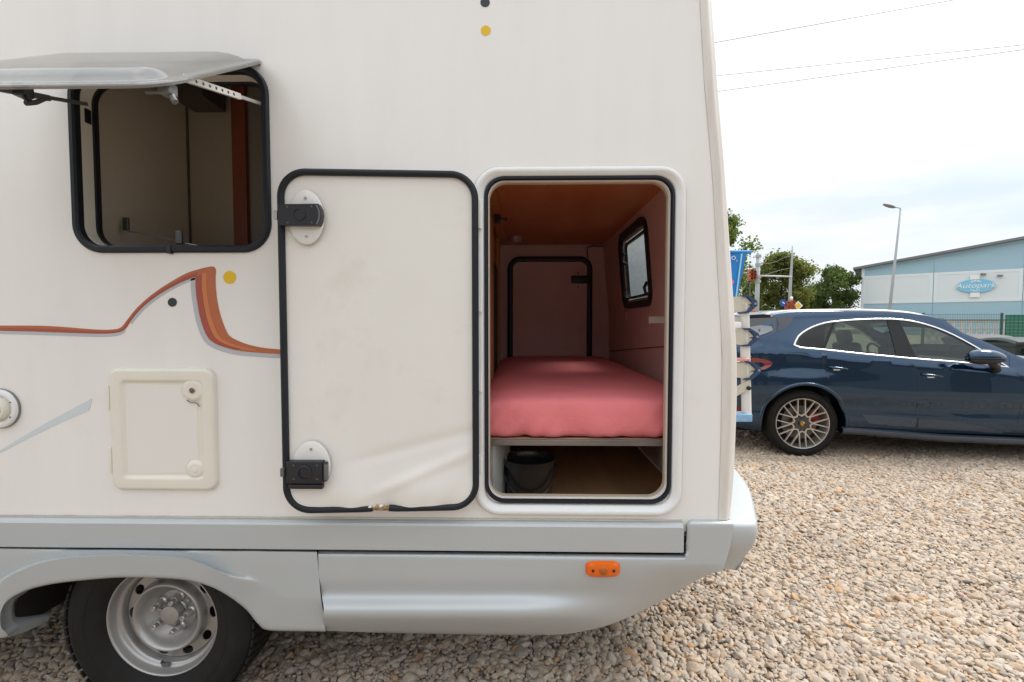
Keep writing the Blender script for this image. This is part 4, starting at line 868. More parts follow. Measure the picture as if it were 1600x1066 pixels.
# camper wheel
def camper_wheel():
    c0 = Vector((WX, 0, WZ)); r0 = WZ
    # tyre
    tp = [(.197, .055), (.215, .028), (.25, .008), (.285, .002), (.31, .008), (r0 - .014, .022), (r0 - .004, .036), (r0 - .001, .055), (r0, .11), (r0 - .001, .165), (r0 - .006, .19), (.30, .215), (.25, .222), (.20, .18)]
    mb = MB(); mb.lathe([(a, b) for a, b in smooth(tp, 3)], c0, n=96); V = []
    for k, v in enumerate(mb.V): V.append(v)
    ty = mk('wheel', V, mb.F, M['tyre'], CAMPER, auto=50); ty['label'] = 'rear wheel with silver steel rim and worn tyre'
    mb = MB()
    for k in range(64):
        a = 2 * PI * k / 64; e = Euler((0, -a, 0)).to_matrix()
        for yy, off in ((.040, 0), (.085, .5), (.135, 0), (.178, .5)):
            e2 = Euler((0, -(a + off * 2 * PI / 64), 0)).to_matrix(); mb.box(c0 + e2 @ Vector((r0 - .0015, yy, 0)), (.008, .036, .025), e2)
    tr = mb.build('tread', M['tyre'], ty); tr['kind'] = 'stuff'
    for rr_ in (.262, .30):
        mb = MB(); mb.tube([c0 + Vector((rr_ * math.cos(t), .0055, rr_ * math.sin(t))) for t in [2 * PI * j / 72 for j in range(72)]], .0022, 6, closed=True); mb.build('sidewall_ring', M['tyre'], ty, sm=True)
    rp_ = [(.2, .06), (.207, .044), (.2045, .037), (.200, .040), (.196, .052), (.190, .066), (.181, .072), (.177, .078), (.174, .090), (.172, .125), (.172, .2)]
    mb = MB(); mb.lathe(smooth(rp_, 3), c0, n=80); mb.build('rim', M['rim'], ty, auto=50)
    dp = [(.1705, .104), (.165, .099), (.155, .097), (.145, .096), (.138, .095), (.1335, .089), (.131, .070), (.128, .061), (.123, .057), (.117, .061), (.110, .072), (.102, .088), (.09, .104), (.078, .115), (.074, .118), (.070, .1165), (.03, .1165)]
    prof = smooth(dp, 3); prof = prof + [(a, b + .004) for a, b in reversed(prof)]
    prof = [q for q in smooth(dp[4:], 3)]; mb = MB(); mb.lathe(prof, c0, n=80); mb.build('rim_bowl', M['rim'], ty, auto=50)
    ring = lambda r_, n_=72: [(c0.x + r_ * math.cos(2 * PI * j / n_), c0.z + r_ * math.sin(2 * PI * j / n_)) for j in range(n_)]
    holes = [ring(.1365)] + [[(c0.x + .1525 * math.cos(R(1.5 + 36 * k)) + .0160 * math.cos(q) * math.cos(R(1.5 + 36 * k)) - .0215 * math.sin(q) * math.sin(R(1.5 + 36 * k)), c0.z + .1525 * math.sin(R(1.5 + 36 * k)) + .0160 * math.cos(q) * math.sin(R(1.5 + 36 * k)) + .0215 * math.sin(q) * math.cos(R(1.5 + 36 * k))) for q in [2 * PI * j / 22 for j in range(22)]] for k in range(10)]
    V, Fc = plate(ring(.1715), holes, xz(.0955), xz(.1000)); mk('rim_disc', V, Fc, M['rim'], ty)
    mb = MB(); mb.lathe([(.171, .138), (.0001, .138)], c0, n=32); mb.build('rim_hole_backing', M['dark'], ty)  # flat black disc added behind the rim holes to make them fully dark
    mb = MB(); mb.lathe([(.040, .117), (.040, .112), (.036, .108), (.036, .080), (.034, .075), (.028, .073), (.0001, .0725)], c0, n=36); mb.build('hub_cap', M['rim'], ty, auto=40)
    for k in range(5):
        a = R(72 * k); q = c0 + Vector((.060 * math.cos(a), 0, .060 * math.sin(a)))
        mb = MB(); mb.lathe([(.019, .117), (.018, .104), (.013, .099)], q, n=24); mb.lathe([(.0145, .104), (.0145, .080), (.012, .076), (.009, .076)], q, n=6); mb.lathe([(.0095, .078), (.0095, .058), (.0080, .056), (.0055, .0565), (.0050, .060), (.0001, .060)], q, n=14); mb.build('wheel_nut', mat('nut_metal', (.50, .49, .47), .3, metal=.8) if k == 0 else bpy.data.materials['nut_metal'], ty, auto=35)
    for a in (38, 182):
        q = c0 + Vector((.060 * math.cos(R(a)), 0, .060 * math.sin(R(a)))); mb = MB(); mb.lathe([(.009, .117), (.008, .106), (.0001, .104)], q, n=6); mb.build('locating_stud', M['rim'], ty)
    q = c0 + Vector((-.012, .066, -.179)); mb = MB(); rb(mb, q, (.028, .012, .012), .002); mb.build('balance_weight', M['greyp'], ty); mb = MB(); mb.tube([q + Vector((-.012, -.0, .01)), q + Vector((-.004, -.015, .016))], .004, 8); mb.build('tyre_valve', M['blackp'], ty)
camper_wheel()
mb = MB(); mb.lathe([(.20, .0), (.33, .01), (WZ, .04), (WZ, .18), (.33, .2), (.2, .21)], (WX, 1.95, WZ), n=40); mb.build('far_wheel', M['tyre'], CAMPER, auto=40)

# mattress and bucket: things of their own inside the garage
MT = thing('mattress', 'pink fitted-sheet mattress lying on the bed base inside the garage opening', 'mattress', ((XLp + XR) / 2, 1.1, zb1))
ztop = ZZ(900, 620, .15)
def matt(u, v):
    x = lerp(XLp + .012, XR - .010, u); e = min(u, 1 - u) * 2; edge = 1 - math.exp(-min(x - XLp, XR - x) / .05)
    wav = .006 * math.sin(x * 42 + 1.3) + .004 * math.sin(x * 91) ; sc = .72 + .28 * edge
    hem = zb1 + .004 + max(-.001, .003 * math.sin(x * 38 + .6) ** 3 + .0018 * math.sin(x * 87))
    sec = [(.16, zb1 + .002), (.105, hem), (.092, hem + .006), (.084, hem + .028), (.082, lerp(hem, ztop, .5)), (.086, lerp(hem, ztop, .80)), (.098, lerp(hem, ztop, .96)), (.130, ztop + .006), (.20, ztop + .013), (.35, ztop + .018), (.9, ztop + .024), (1.5, ztop + .030), (1.9, ztop + .026), (2.02, ztop + .004), (2.06, ztop - .05), (2.07, zb1 + .01)]
    S = MSEC.setdefault(0, None)
    k = v * (len(sec) - 1); i = min(int(k), len(sec) - 2); f = k - i
    p0, p1, p2, p3 = [np.array(sec[min(max(j, 0), len(sec) - 1)]) for j in (i - 1, i, i + 1, i + 2)]
    q = .5 * (2 * p1 + (p2 - p0) * f + (2 * p0 - 5 * p1 + 4 * p2 - p3) * f * f + (3 * p1 - p0 - 3 * p2 + p3) * f ** 3)
    y, z = q
    z = zb1 + .002 + (z - zb1 - .002) * sc
    if y < .13: y += (.005 * math.sin(x * 30 + z * 20) + .0036 * math.sin(x * 71 - z * 60) * sst(.2, .9, .5 + .5 * math.sin(x * 9 + 2))) * (1 - (z - zb1) / .2) + .03 * (1 - edge) * .6
    # drawn folds near the lower hem and gentle rumples on top
    z += .0025 * math.sin(x * 17 + y * 9) * math.sin(y * 6 + 1) * (y > .2)
    return Vector((x, y, z))
MSEC = {}
V, Fc = grid(matt, 120, 75); mk('mattress_cover', V, Fc, M['pink'], MT, sm=True)
mb = MB(); mb.box(((XLp + XR) / 2, 1.08, zb1 + .05), (XR - XLp - .10, 1.82, .09)); mb.build('mattress_core', M['pink'], MT)
bx = P(827, 740, .27); BK = thing('bucket', 'black plastic bucket standing on the floor under the bed', 'bucket', (bx.x, .27, ZFL))
zr = ZZ(827, 715, .27) ; r1 = 41 / 395; hb = zr - ZFL
mb = MB(); mb.lathe([(.0001, .001), (r1 * .84, .001), (r1 * .86, .006), (r1 * .96, hb - .03), (r1 * .985, hb - .028), (r1 * 1.0, hb - .004), (r1 * 1.02, hb), (r1 * .99, hb + .002), (r1 * .95, hb - .006), (r1 * .92, hb - .03), (r1 * .82, .008), (.0001, .008)], (bx.x, .27, ZFL), 'Z', 48); mb.build('bucket_body', M['bucket'], BK, auto=50)
mb = MB(); mb.tube([Vector((bx.x - r1 * math.cos(t), .27 - r1 * 1.03 * math.sin(t) * .55 - .05 * math.sin(t), zr - .012 - .115 * math.sin(t) ** .8)) for t in [PI * k / 20 for k in range(21)]], .0035, 8); mb.build('bucket_handle', M['bucket'], BK, sm=True)
# ---------------------------------------------------------------- cars (built in their own space: x forward, y inward from the near side, z up)
ALPHA = R(6); FWD = Vector((math.cos(ALPHA), -math.sin(ALPHA), 0)); INW = Vector((math.sin(ALPHA), math.cos(ALPHA), 0))
O_ = G(1252, 713.5) - INW * .05
def L(px, py, t=0.0):
    d = ray(px, py); k = (t - (CAM - O_).dot(INW)) / d.dot(INW); p = CAM + d * k
    return ((p - O_).dot(FWD), p.z)
WID = 1.92
def Ls(pts, t): return [L(a, b, t) for a, b in pts]
roofpts = Ls([(1192, 491), (1218, 486.5), (1257, 484.5), (1300, 484), (1349, 484.3), (1390, 486), (1420, 489), (1445, 494), (1461, 500.5)], .42) + Ls([(1489.5, 515.7), (1517.6, 528), (1545, 541.5), (1562.6, 550.5)], .30)
s0r = roofpts[0]
HR = [(-.96, .88), (-.93, 1.00), (-.86, 1.10), (-.74, 1.26), (s0r[0] - .04, s0r[1] - .06)] + roofpts
sA = HR[-1][0]; HR += [(sA + .14, 1.055), (sA + .3, 1.04), (sA + .7, 1.00), (sA + 1.1, .93), (sA + 1.45, .84), (sA + 1.62, .72), (sA + 1.70, .60)]
HB = [(-.96, .50), (-.90, .34), (-.6, .28), (-.35, .26)] + [L(1330, 676.5, .03), L(1470, 688, .03), L(1600, 694, .03)] + [(sA + .9, .22), (sA + 1.5, .24), (sA + 1.7, .32)]
S0, S1 = -.96, sA + 1.70
beltp = Ls([(1240, 541), (1284, 547.5), (1349, 554), (1424, 561), (1494, 566.5), (1541, 571), (1581, 576)], .055)
sw0_, sA_ = L(1461, 500, .3)[0], sA
def hr_(s): return interp(s, HRs)
def hb_(s): return interp(s, HB)
HRs = smooth(HR, 4)
def belt(s): return interp(s, beltp)
def inset(s):
    v = 0
    if s < -.35: v += .20 * ((-.35 - s) / .6) ** 2.2
    if s > S1 - .9: v += .32 * ((s - S1 + .9) / .9) ** 2.4
    return v
LOW = [(.20, .13), (.27, .07), (.34, .035), (.43, .022), (.50, .030), (.56, .030), (.63, .006), (.70, .0), (.80, .008), (.90, .018), (.97, .022)]
LOWs = smooth(LOW, 3)
def tsurf(s, h):
    b = belt(s); v = inset(s)
    if h <= b - .05:
        t = interp(h, LOWs)
        # rear haunch
        t -= .03 * math.exp(-((s + .05) / .55) ** 2) * math.exp(-((h - .80) / .16) ** 2)
        return v + t
    tb = interp(b - .05, LOWs)
    if h <= b: return v + lerp(tb, .055, (h - b + .05) / .05)
    return v + .055 + (h - b) * .43
def section(s, off=0., n=26):
    """half section from the bottom edge up to the roof centre line"""
    top, bot = hr_(s) - off, hb_(s) + (off * 5 if off else 0)
    if off: bot = max(bot, .55)
    edge = top - .055 if top - bot > .2 else lerp(bot, top, .7)
    out = [(WID / 2, bot), (.30 + off, bot)]
    for k in range(n + 1):
        h = lerp(bot, edge, k / n); out.append((tsurf(s, h) + off, h))
    te, _ = out[-1]
    for a, b in ((.022, .62), (.075, .90), (.17, 1.0)): out.append((te + a, edge + (top - edge) * b))
    cr_ = .020 + .018 * sst(sw0_ - .1, sA_ - .1, s) + .010 * sst(sA_ + .1, sA_ + .5, s)
    if off: cr_ *= .6
    out.append((lerp(te + .17, WID / 2, .5), top + cr_ * .75)); out.append((WID / 2, top + cr_))
    return out
def car_solid(ss, off=0.):
    rows = []
    for s in ss:
        h = section(s, off); full = [Vector((s, t, z)) for t, z in h] + [Vector((s, WID - t, z)) for t, z in reversed(h[1:-1])]
        rows.append(full)
    return loft(rows, closed=True, caps=True)
def prism(poly, t0, t1, name='cutter'):
    V, Fc = plate(poly, [], lambda a, b: Vector((a, t0, b)), lambda a, b: Vector((a, t1, b))); return mk(name, V, Fc, None)
def grow(poly, d):
    n = len(poly); c = (sum(p[0] for p in poly) / n, sum(p[1] for p in poly) / n); A = sum(poly[i][0] * poly[(i + 1) % n][1] - poly[(i + 1) % n][0] * poly[i][1] for i in range(n)); sg = 1 if A > 0 else -1; out = []
    for i in range(n):
        a, b, e = Vector(poly[i - 1]), Vector(poly[i]), Vector(poly[(i + 1) % n]); d1, d2 = (b - a).normalized(), (e - b).normalized(); n1, n2 = Vector((d1.y, -d1.x)), Vector((d2.y, -d2.x)); m_ = (n1 + n2)
        m_ = m_.normalized() if m_.length > .1 else n1; out.append(tuple(b + m_ * d * sg / max(.5, m_.dot(n1))))
    return out
SUV = thing('parked_suv', 'dark blue suv parked on the gravel behind the motorhome', 'car', O_, -ALPHA)
def cpart(name, V, Fc, m_, parent=SUV, **k): return mk(name, V, Fc, m_, parent, local=True, **k)
ss = sorted(set([S0, S0 + .03, S0 + .08] + list(np.linspace(S0 + .1, S1 - .1, 74)) + [S1 - .06, S1 - .02, S1]))
V, Fc = car_solid(ss); body = mk('body', V, Fc, M['paint'])
# openings
upper = smooth([(1240.5, 539), (1247, 525), (1262, 514), (1280, 506.5), (1302, 502), (1349, 498.5), (1390, 498), (1412, 499.5), (1433, 503), (1461, 511), (1489.5, 523), (1517.6, 538), (1545, 554), (1562, 565), (1576, 574)], 2)
lower = [(1541, 570.5), (1494, 566), (1424, 560.5), (1349, 553.5), (1284, 546.5), (1250, 543.5)]
def tw(py): return .055 + max(0, (566 - py)) * .0029
def LW(a, b): return L(a, b, .055 + max(0, (lerp(541, 576, (a - 1240) / 341) - b)) * .0030)
outl = [LW(a, b) for a, b in upper + lower]; gl = grow(outl, -.012)
cut1 = prism(gl, -.3, WID + .3)
wel = MB(); rw_ = .415; czw = .36
wheel_s = 0.0; wheel_f = 2.81
for s in (wheel_s, min(wheel_f, S1 - .9)):
    for t0, t1 in ((-.2, .33), (WID - .33, WID + .2)):
        wel.add(*[q for q in loft([[Vector((s + rw_ * math.cos(2 * PI * k / 48), t, czw + rw_ * math.sin(2 * PI * k / 48))) for k in range(48)] for t in (t0, t1)], closed=True, caps=True)])
cut2 = mk('cutter', wel.V, wel.F, None)
V, Fc = car_solid(list(np.linspace(-.70, sA + .02, 40)), .075); cut3 = mk('cutter', V, Fc, None)
# windscreen and rear screen openings
def slab(sa, sb, t0):
    top = [(s, hr_(s) + .15) for s in np.linspace(sa, sb, 8)]; bot = [(s, hr_(s) - .16) for s in np.linspace(sb, sa, 8)]; return prism(top + bot, t0, WID - t0)
sw0 = L(1461, 500, .3)[0]
cut4 = slab(sw0 + .10, sA - .03, .30); cut5 = slab(-.70, s0r[0] - .06, .32)
boolean(body, [cut2, cut3, cut1, cut4, cut5])
# doors cut out of the side
rd = Ls([(1303, 500), (1283.5, 546), (1283.5, 563), (1290, 587), (1296, 603), (1312, 632), (1330, 668), (1427, 676), (1432.5, 640), (1433, 600), (1432, 580), (1420, 561), (1401, 498)], .03)
fd = Ls([(1401, 498), (1420, 561), (1432, 580), (1433, 600), (1432.5, 640), (1427, 676), (1500, 683), (1585.7, 686), (1591, 660), (1596, 634), (1598.6, 601), (1593, 587), (1581, 576)], .03)
fd_top = [L(a, b, .22) for a, b in [(1562, 552), (1517, 529), (1489, 517), (1461, 503), (1440, 498), (1401, 494)]]
rdp = [L(1302, 495, .2)] + rd[1:-1] + [L(1399, 492, .2)]
fdp = [L(1399, 492, .2)] + fd[1:-1] + [fd[-1]] + fd_top[:-1]
doors = []
bpy.context.view_layer.update()
for nm, poly in (('rear_door', rdp), ('front_door', fdp)):
    cc = prism(poly, -.2, .115); d = body.copy(); d.data = body.data.copy(); d.name = nm; d.data.name = nm; COL.objects.link(d)
    boolean(d, [cc], 'INTERSECT'); doors.append(d)
cs = [prism(grow(p, .0035), -.2, .115) for p in (rdp, fdp)]
boolean(body, cs)
for o in [body] + doors: reshade(o, 28); o.parent = SUV
# glass
def surfpoly(name, poly, m_, off, parent=SUV, far=False, thick=.004):
    P2 = []
    for i in range(len(poly)):
        a, b = poly[i], poly[(i + 1) % len(poly)]; k = max(1, int(math.hypot(b[0] - a[0], b[1] - a[1]) / .12))
        for j in range(k): P2.append((lerp(a[0], b[0], j / k), lerp(a[1], b[1], j / k)))
    f = (lambda a, b: Vector((a, WID - tsurf(a, b) - off, b))) if far else (lambda a, b: Vector((a, tsurf(a, b) + off, b)))
    g = (lambda a, b: Vector((a, WID - tsurf(a, b) - off - thick, b))) if far else (lambda a, b: Vector((a, tsurf(a, b) + off + thick, b)))
    V, Fc = plate(P2, [], f, g); return cpart(name, V, Fc, m_, parent, auto=30)
def clipx(poly, x0, x1):
    out = []
    for i in range(len(poly)):
        a, b = poly[i], poly[(i + 1) % len(poly)]
        if x0(a) : out.append(a)
        if x0(a) != x0(b):
            lo, hi = a, b
            for _ in range(30):
                m_ = ((lo[0] + hi[0]) / 2, (lo[1] + hi[1]) / 2)
                if x0(m_) == x0(a): lo = m_
                else: hi = m_
            out.append(lo)
    return out
def line(a, b): return lambda p: a[0] + (b[0] - a[0]) * (p[1] - a[1]) / (b[1] - a[1])
q1 = line(L(1305, 498, .22), L(1285, 549, .06)); q2 = line(L(1387, 496, .22), L(1402, 560, .06)); q3 = line(L(1405, 496, .22), L(1432, 563, .06)); q4 = line(L(1522, 537, .1), L(1531, 553, .1))
gp = grow(outl, -.006)
for far in (False, True):
    g1 = clipx(gp, lambda p: p[0] < q1(p) - .006, 0); g2 = clipx(clipx(gp, lambda p: p[0] > q1(p) + .01, 0), lambda p: p[0] < q2(p), 0); g3 = clipx(gp, lambda p: p[0] > q3(p), 0)
    par = (SUV, doors[0], doors[1]) if not far else (SUV, SUV, SUV)
    surfpoly('quarter_window', g1, M['darkglass'], .006, par[0], far); surfpoly('rear_side_window', g2, M['carglass'], .006, par[1], far); surfpoly('front_side_window', g3, M['carglass'], .006, par[2], far)
    bp_ = clipx(clipx(grow(outl, -.002), lambda p: p[0] > q2(p) - .004, 0), lambda p: p[0] < q3(p) + .004, 0)
    surfpoly('door_pillar', bp_, M['pillar'], .0015, SUV, far, .012)
    cp_ = clipx(clipx(grow(outl, -.002), lambda p: p[0] > q1(p) - .010, 0), lambda p: p[0] < q1(p) + .014, 0); surfpoly('window_divider', cp_, M['pillar'], .0015, SUV, far, .012)
tri = [p for p in [LW(1521, 538), LW(1562, 565.5), LW(1567, 572.5), LW(1531, 570)]]; surfpoly('mirror_triangle', tri, M['gloss'], .002, SUV, False, .012)
# chrome surround, roof rail
mb = MB(); o2 = grow(outl, -.001); lp = []
for i in range(len(o2)):
    a, b = o2[i], o2[(i + 1) % len(o2)]; k = max(1, int(math.hypot(b[0] - a[0], b[1] - a[1]) / .1))
    for j in range(k): lp.append((lerp(a[0], b[0], j / k), lerp(a[1], b[1], j / k)))
nr = len(lp); c2 = grow(lp, .005); c3 = grow(lp, -.009)
rows = [[Vector((a, tsurf(a, b) + o, b)) for a, b in q] for q, o in ((c2, .004), (c2, -.004), (lp, -.007), (c3, -.004), (c3, .006))]
V, Fc = loft(rows, closed=True); cpart('window_trim', V, Fc, M['chrome'], auto=60)
rail = [L(a, b, .30) for a, b in [(1196, 489.5), (1215, 485.5), (1240, 484), (1290, 483), (1349, 483), (1390, 484.5), (1420, 487.5), (1440, 491.5), (1459, 499)]]
rs = smooth(rail, 4)
for t in (.30, WID - .30):
    sg = -1 if t < 1 else 1; rows = []
    for i, (a, b) in enumerate(rs):
        e = min(i, len(rs) - 1 - i) / 6; w = .5 + .5 * min(1, e); base = hr_(a) - .03
        rows.append([Vector((a, t + sg * o * w, z)) for o, z in ((.020, base), (.022, b - .012), (.012, b), (-.010, b), (-.018, b - .012), (-.018, base))])
    V, Fc = loft(rows, caps=True); cpart('roof_rail', V, Fc, M['chrome'], auto=40)
# wind- and rear screens
V, Fc = grid(lambda u, v: (lambda s, t: Vector((s, t, hr_(s) + (.020 + .018 * sst(sw0_ - .1, sA_ - .1, s)) * (1 - (abs(t - WID / 2) / .70) ** 2) + .008)))(lerp(sw0 + .07, sA + .0, u), lerp(.285, WID - .285, v)), 14, 12); cpart('windscreen', V, Fc, M['carglass'], sm=True)
V, Fc = grid(lambda u, v: (lambda s, t: Vector((s, t, hr_(s) + .02 * (1 - abs(t - WID / 2) / .6) - .006)))(lerp(-.72, s0r[0] - .02, u), lerp(.30, WID - .30, v)), 8, 8); cpart('rear_screen', V, Fc, M['darkglass'], sm=True)
# spoiler with dark side fin
sp = Ls([(1140, 499), (1154, 495.5), (1175, 492), (1192, 491), (1222, 494), (1236, 495), (1232, 503), (1222, 511), (1206, 518.5), (1209, 506), (1200, 499), (1180, 497), (1160, 499), (1142, 505)], .26)
V, Fc = plate(sp, [], lambda a, b: Vector((a, .255 - .02 * (1.5 - b), b)), lambda a, b: Vector((a, WID - .255, b))); cpart('roof_spoiler', V, Fc, M['gloss'], auto=20)
fin = Ls([(1209, 496), (1235, 495), (1231, 503), (1221, 511.5), (1206, 518), (1210, 506)], .26); V, Fc = plate(fin, [], lambda a, b: Vector((a, tsurf(a, b) - .004, b)), lambda a, b: Vector((a, tsurf(a, b) + .03, b))); cpart('spoiler_fin', V, Fc, mat('fin_grey', (.05, .055, .065), .45), auto=30)
surfpoly('rear_glass_edge', Ls([(1150, 498), (1192, 494), (1212, 496), (1210, 506), (1206, 518.5), (1193, 524), (1178, 530), (1164, 534), (1150, 536)], .2), M['gloss'], -.003, thick=.012)
surfpoly('rear_glass_corner', Ls([(1168, 511), (1186, 508), (1202, 510), (1203, 516), (1190, 521), (1174, 526), (1168, 520)], .2), mat('rear_glass_grey', (.22, .23, .235), .2, coat=.5), -.005, thick=.004)
# lights
tl = smooth(Ls([(1148, 558), (1165, 558.5), (1180, 559), (1194, 562), (1201, 566), (1198, 571), (1188, 576), (1170, 577), (1148, 574)], .1), 3)
surfpoly('tail_light', tl, M['tail'], -.010, thick=.02)
surfpoly('tail_light_bulb', Ls([(1172, 567), (1181, 567.5), (1180, 572), (1171, 572)], .1), M['gloss'], -.0125, thick=.004)
surfpoly('bumper_reflector', Ls([(1146, 636), (1162, 634), (1162, 640), (1146, 642)], .1), M['caliper'], -.006, thick=.01)
# handles, flap, creases
def handle(pxs, d):
    (x0, y0), (x1, y1) = pxs; a, b = L(x0, y0, 0), L(x1, y1, 0); mb = MB(); n = 10; pts = []
    for k in range(n + 1):
        u = k / n; s, h = lerp(a[0], b[0], u), lerp(a[1], b[1], u); pts.append(Vector((s, tsurf(s, h) - .004 - .030 * math.sin(u * PI) ** .35, h)))
    mb.tube(pts, [.007 + .006 * math.sin(k / n * PI) for k in range(n + 1)], 10); o = mb.build('door_handle', M['paint'], d, local=True, sm=True)
    mb = MB(); s, h = (a[0] + b[0]) / 2 - .0, (a[1] + b[1]) / 2 - .010; V = [Vector((s + .055 * math.cos(q), tsurf(s, h) - .0015, h + .022 * math.sin(q))) for q in [2 * PI * k / 20 for k in range(20)]]
    mb.add(V, [tuple(range(20))]); mb.build('handle_shade_patch', M['gloss'], d, local=True)  # flat black ellipse: shade behind the handle painted as a patch
    mb = MB(); s = (a[0] + b[0]) / 2 - .01; mb.add([Vector((s + q, tsurf(s, h - .006) - .0028, h - .004 + z)) for q, z in ((-.035, .0), (.035, .0), (.03, -.012), (-.03, -.012))], [(0, 1, 2, 3)]); mb.build('handle_chrome', M['chrome'], d, local=True)
handle(((1294, 573.5), (1326, 577)), doors[0]); handle(((1441, 585), (1475, 589)), doors[1])
def seam(name, pts, m_=M['gloss'], w=.0022, parent=SUV, up=.001):
    P2 = smooth(pts, 4); rows = []
    for i, (a, b) in enumerate(P2):
        c, d = P2[max(0, i - 1)], P2[min(len(P2) - 1, i + 1)]; v = Vector((d[0] - c[0], d[1] - c[1])).normalized(); n = (-v.y * w, v.x * w)
        rows.append([Vector((a + n[0], tsurf(a + n[0], b + n[1]) - up, b + n[1])), Vector((a - n[0], tsurf(a - n[0], b - n[1]) - up, b - n[1]))])
    V, Fc = loft(rows); return cpart(name, V, Fc, m_, parent, sm=True)
seam('fuel_flap_gap', Ls([(1236, 551.5), (1250, 551), (1262, 552.5), (1268, 557), (1268.5, 564), (1264, 569), (1250, 569), (1237, 567), (1231.5, 560), (1232, 554), (1236, 551.5)], .0))
seam('door_gap', rd[1:7], w=.0035, up=.0016)
seam('door_gap', rd[7:-1], w=.0035, up=.0016)
seam('door_gap', fd[7:], w=.0035, up=.0016)
seam('bumper_gap', Ls([(1184, 575), (1196, 586), (1210, 594), (1218, 597)], .02), w=.0018)
# door side blades
bl = smooth(Ls([(1345, 647), (1390, 650), (1427, 653), (1480, 657), (1532, 665), (1552, 670), (1569, 677.5), (1540, 676), (1480, 671), (1427, 667), (1380, 664), (1356, 661)], .03), 2)
for nm, d, f in (('side_blade', doors[0], lambda p: p[0] < L(1429.5, 660, .03)[0]), ('side_blade', doors[1], lambda p: p[0] > L(1433.5, 660, .03)[0])):
    surfpoly(nm, clipx(bl, f, 0), mat('blade_grey', (.020, .045, .085), .22, metal=.6, coat=1, coatr=.05) if d is doors[0] else bpy.data.materials['blade_grey'], -.007, d, thick=.01)
# sill
rows = []
for s in np.linspace(.38, 2.35, 24):
    b = hb_(s); rows.append([Vector((s, t, z)) for t, z in ((.13, b - .02), (.035, b - .015), (.002, b + .012), (.0, b + .04), (.020, b + .055), (.05, b + .06))])
V, Fc = loft(rows); cpart('side_sill', V, Fc, mat('sill_satin', (.03, .04, .055), .32, coat=.5), auto=35)
# wheel arch trims
for s in (wheel_s, wheel_f):
    rows = []
    for k in range(0, 41):
        a = R(-14 + 208 * k / 40); r_ = .418; p = (s + r_ * math.cos(a), czw + r_ * math.sin(a)); 
        q = (s + (r_ + .030) * math.cos(a), czw + (r_ + .030) * math.sin(a)); t0 = tsurf(*p); t1 = tsurf(*q)
        rows.append([Vector((p[0], t0 + .06, p[1])), Vector((p[0], t0 - .008, p[1])), Vector(((p[0] + q[0]) / 2, (t0 + t1) / 2 - .013, (p[1] + q[1]) / 2)), Vector((q[0], t1 - .002, q[1])), Vector((q[0], t1 + .01, q[1]))])
    V, Fc = loft(rows); cpart('wheel_arch_trim', V, Fc, M['paint'], auto=60)
# mirror
mc = L(1543, 558.5, -.14); mb = MB(); rows = []
for k in range(13):
    u = k / 12; s = mc[0] + lerp(-.155, .165, u); w = math.sin(PI * min(1, max(0, u * .90 + .07))) ** .5
    rows.append([Vector((s, -.12 + .085 * w * math.cos(a), mc[1] + (.082 * math.sin(a) if math.sin(a) > 0 else .072 * math.sin(a)) * w * (1.05 - .22 * u))) for a in [2 * PI * j / 20 for j in range(20)]])
V, Fc = loft(rows, closed=True, caps=True); MR = cpart('door_mirror', V, Fc, M['paint'], doors[1], sm=True)
mb = MB(); rows = []
for k in range(13):
    u = k / 12; s = mc[0] + lerp(-.158, .165, u); w = math.sin(PI * min(1, max(0, u * .90 + .07))) ** .5 * 1.01
    rows.append([Vector((s, -.12 + .087 * w * math.cos(a), mc[1] - .020 + .056 * math.sin(a) * w * (1.05 - .2 * u))) for a in [PI + PI * j / 10 for j in range(11)]])
V, Fc = loft(rows); cpart('mirror_lower_shell', V, Fc, M['blackp'], doors[1], sm=True)
f = L(1556, 577, .0); mb = MB(); mb.tube([Vector((mc[0] + .06, -.09, mc[1] - .05)), Vector((f[0] - .02, -.03, f[1] + .03)), Vector((f[0] + .01, .01, f[1])), Vector((f[0] + .02, .06, f[1] - .01))], [.03, .032, .042, .05], 12); mb.build('mirror_foot', M['blackp'], doors[1], local=True, sm=True)
# seats, steering wheel and dash
for s, t in ((1.35, .48), (1.35, 1.44), (.42, .45), (.42, 1.0), (.42, 1.47)):
    mb = MB(); e = Euler((0, R(-14), 0)).to_matrix()
    rb(mb, (s - .12, t, .88), (.14, .48, .60), .05, 3, e); rb(mb, (s - .21, t, 1.25), (.10, .25, .17), .04, 3, e); rb(mb, (s + .12, t, .60), (.5, .48, .14), .05); mb.build('car_seat', M['seat'], SUV, local=True, auto=60)
mb = MB(); rb(mb, (sA - .12, WID / 2, .93), (.36, 1.45, .18), .05); mb.build('dashboard', M['seat'], SUV, local=True, auto=50)
mb = MB(); cs_ = Vector((sA - .50, 1.45, 1.0)); e = Euler((0, R(-25), 0)).to_matrix(); mb.tube([cs_ + e @ Vector((0, .17 * math.cos(q), .17 * math.sin(q))) for q in [2 * PI * k / 28 for k in range(28)]], .014, 8, closed=True); mb.build('steering_wheel', M['seat'], SUV, local=True, sm=True)
mb = MB(); mb.box((1.0, WID / 2, .56), (2.8, 1.5, .02)); mb.build('cabin_floor', M['dark'], SUV, local=True)
mb = MB(); mb.box((1.4, WID / 2, .34), (4.0, 1.2, .2)); mb.build('underbody', M['dark'], SUV, local=True)
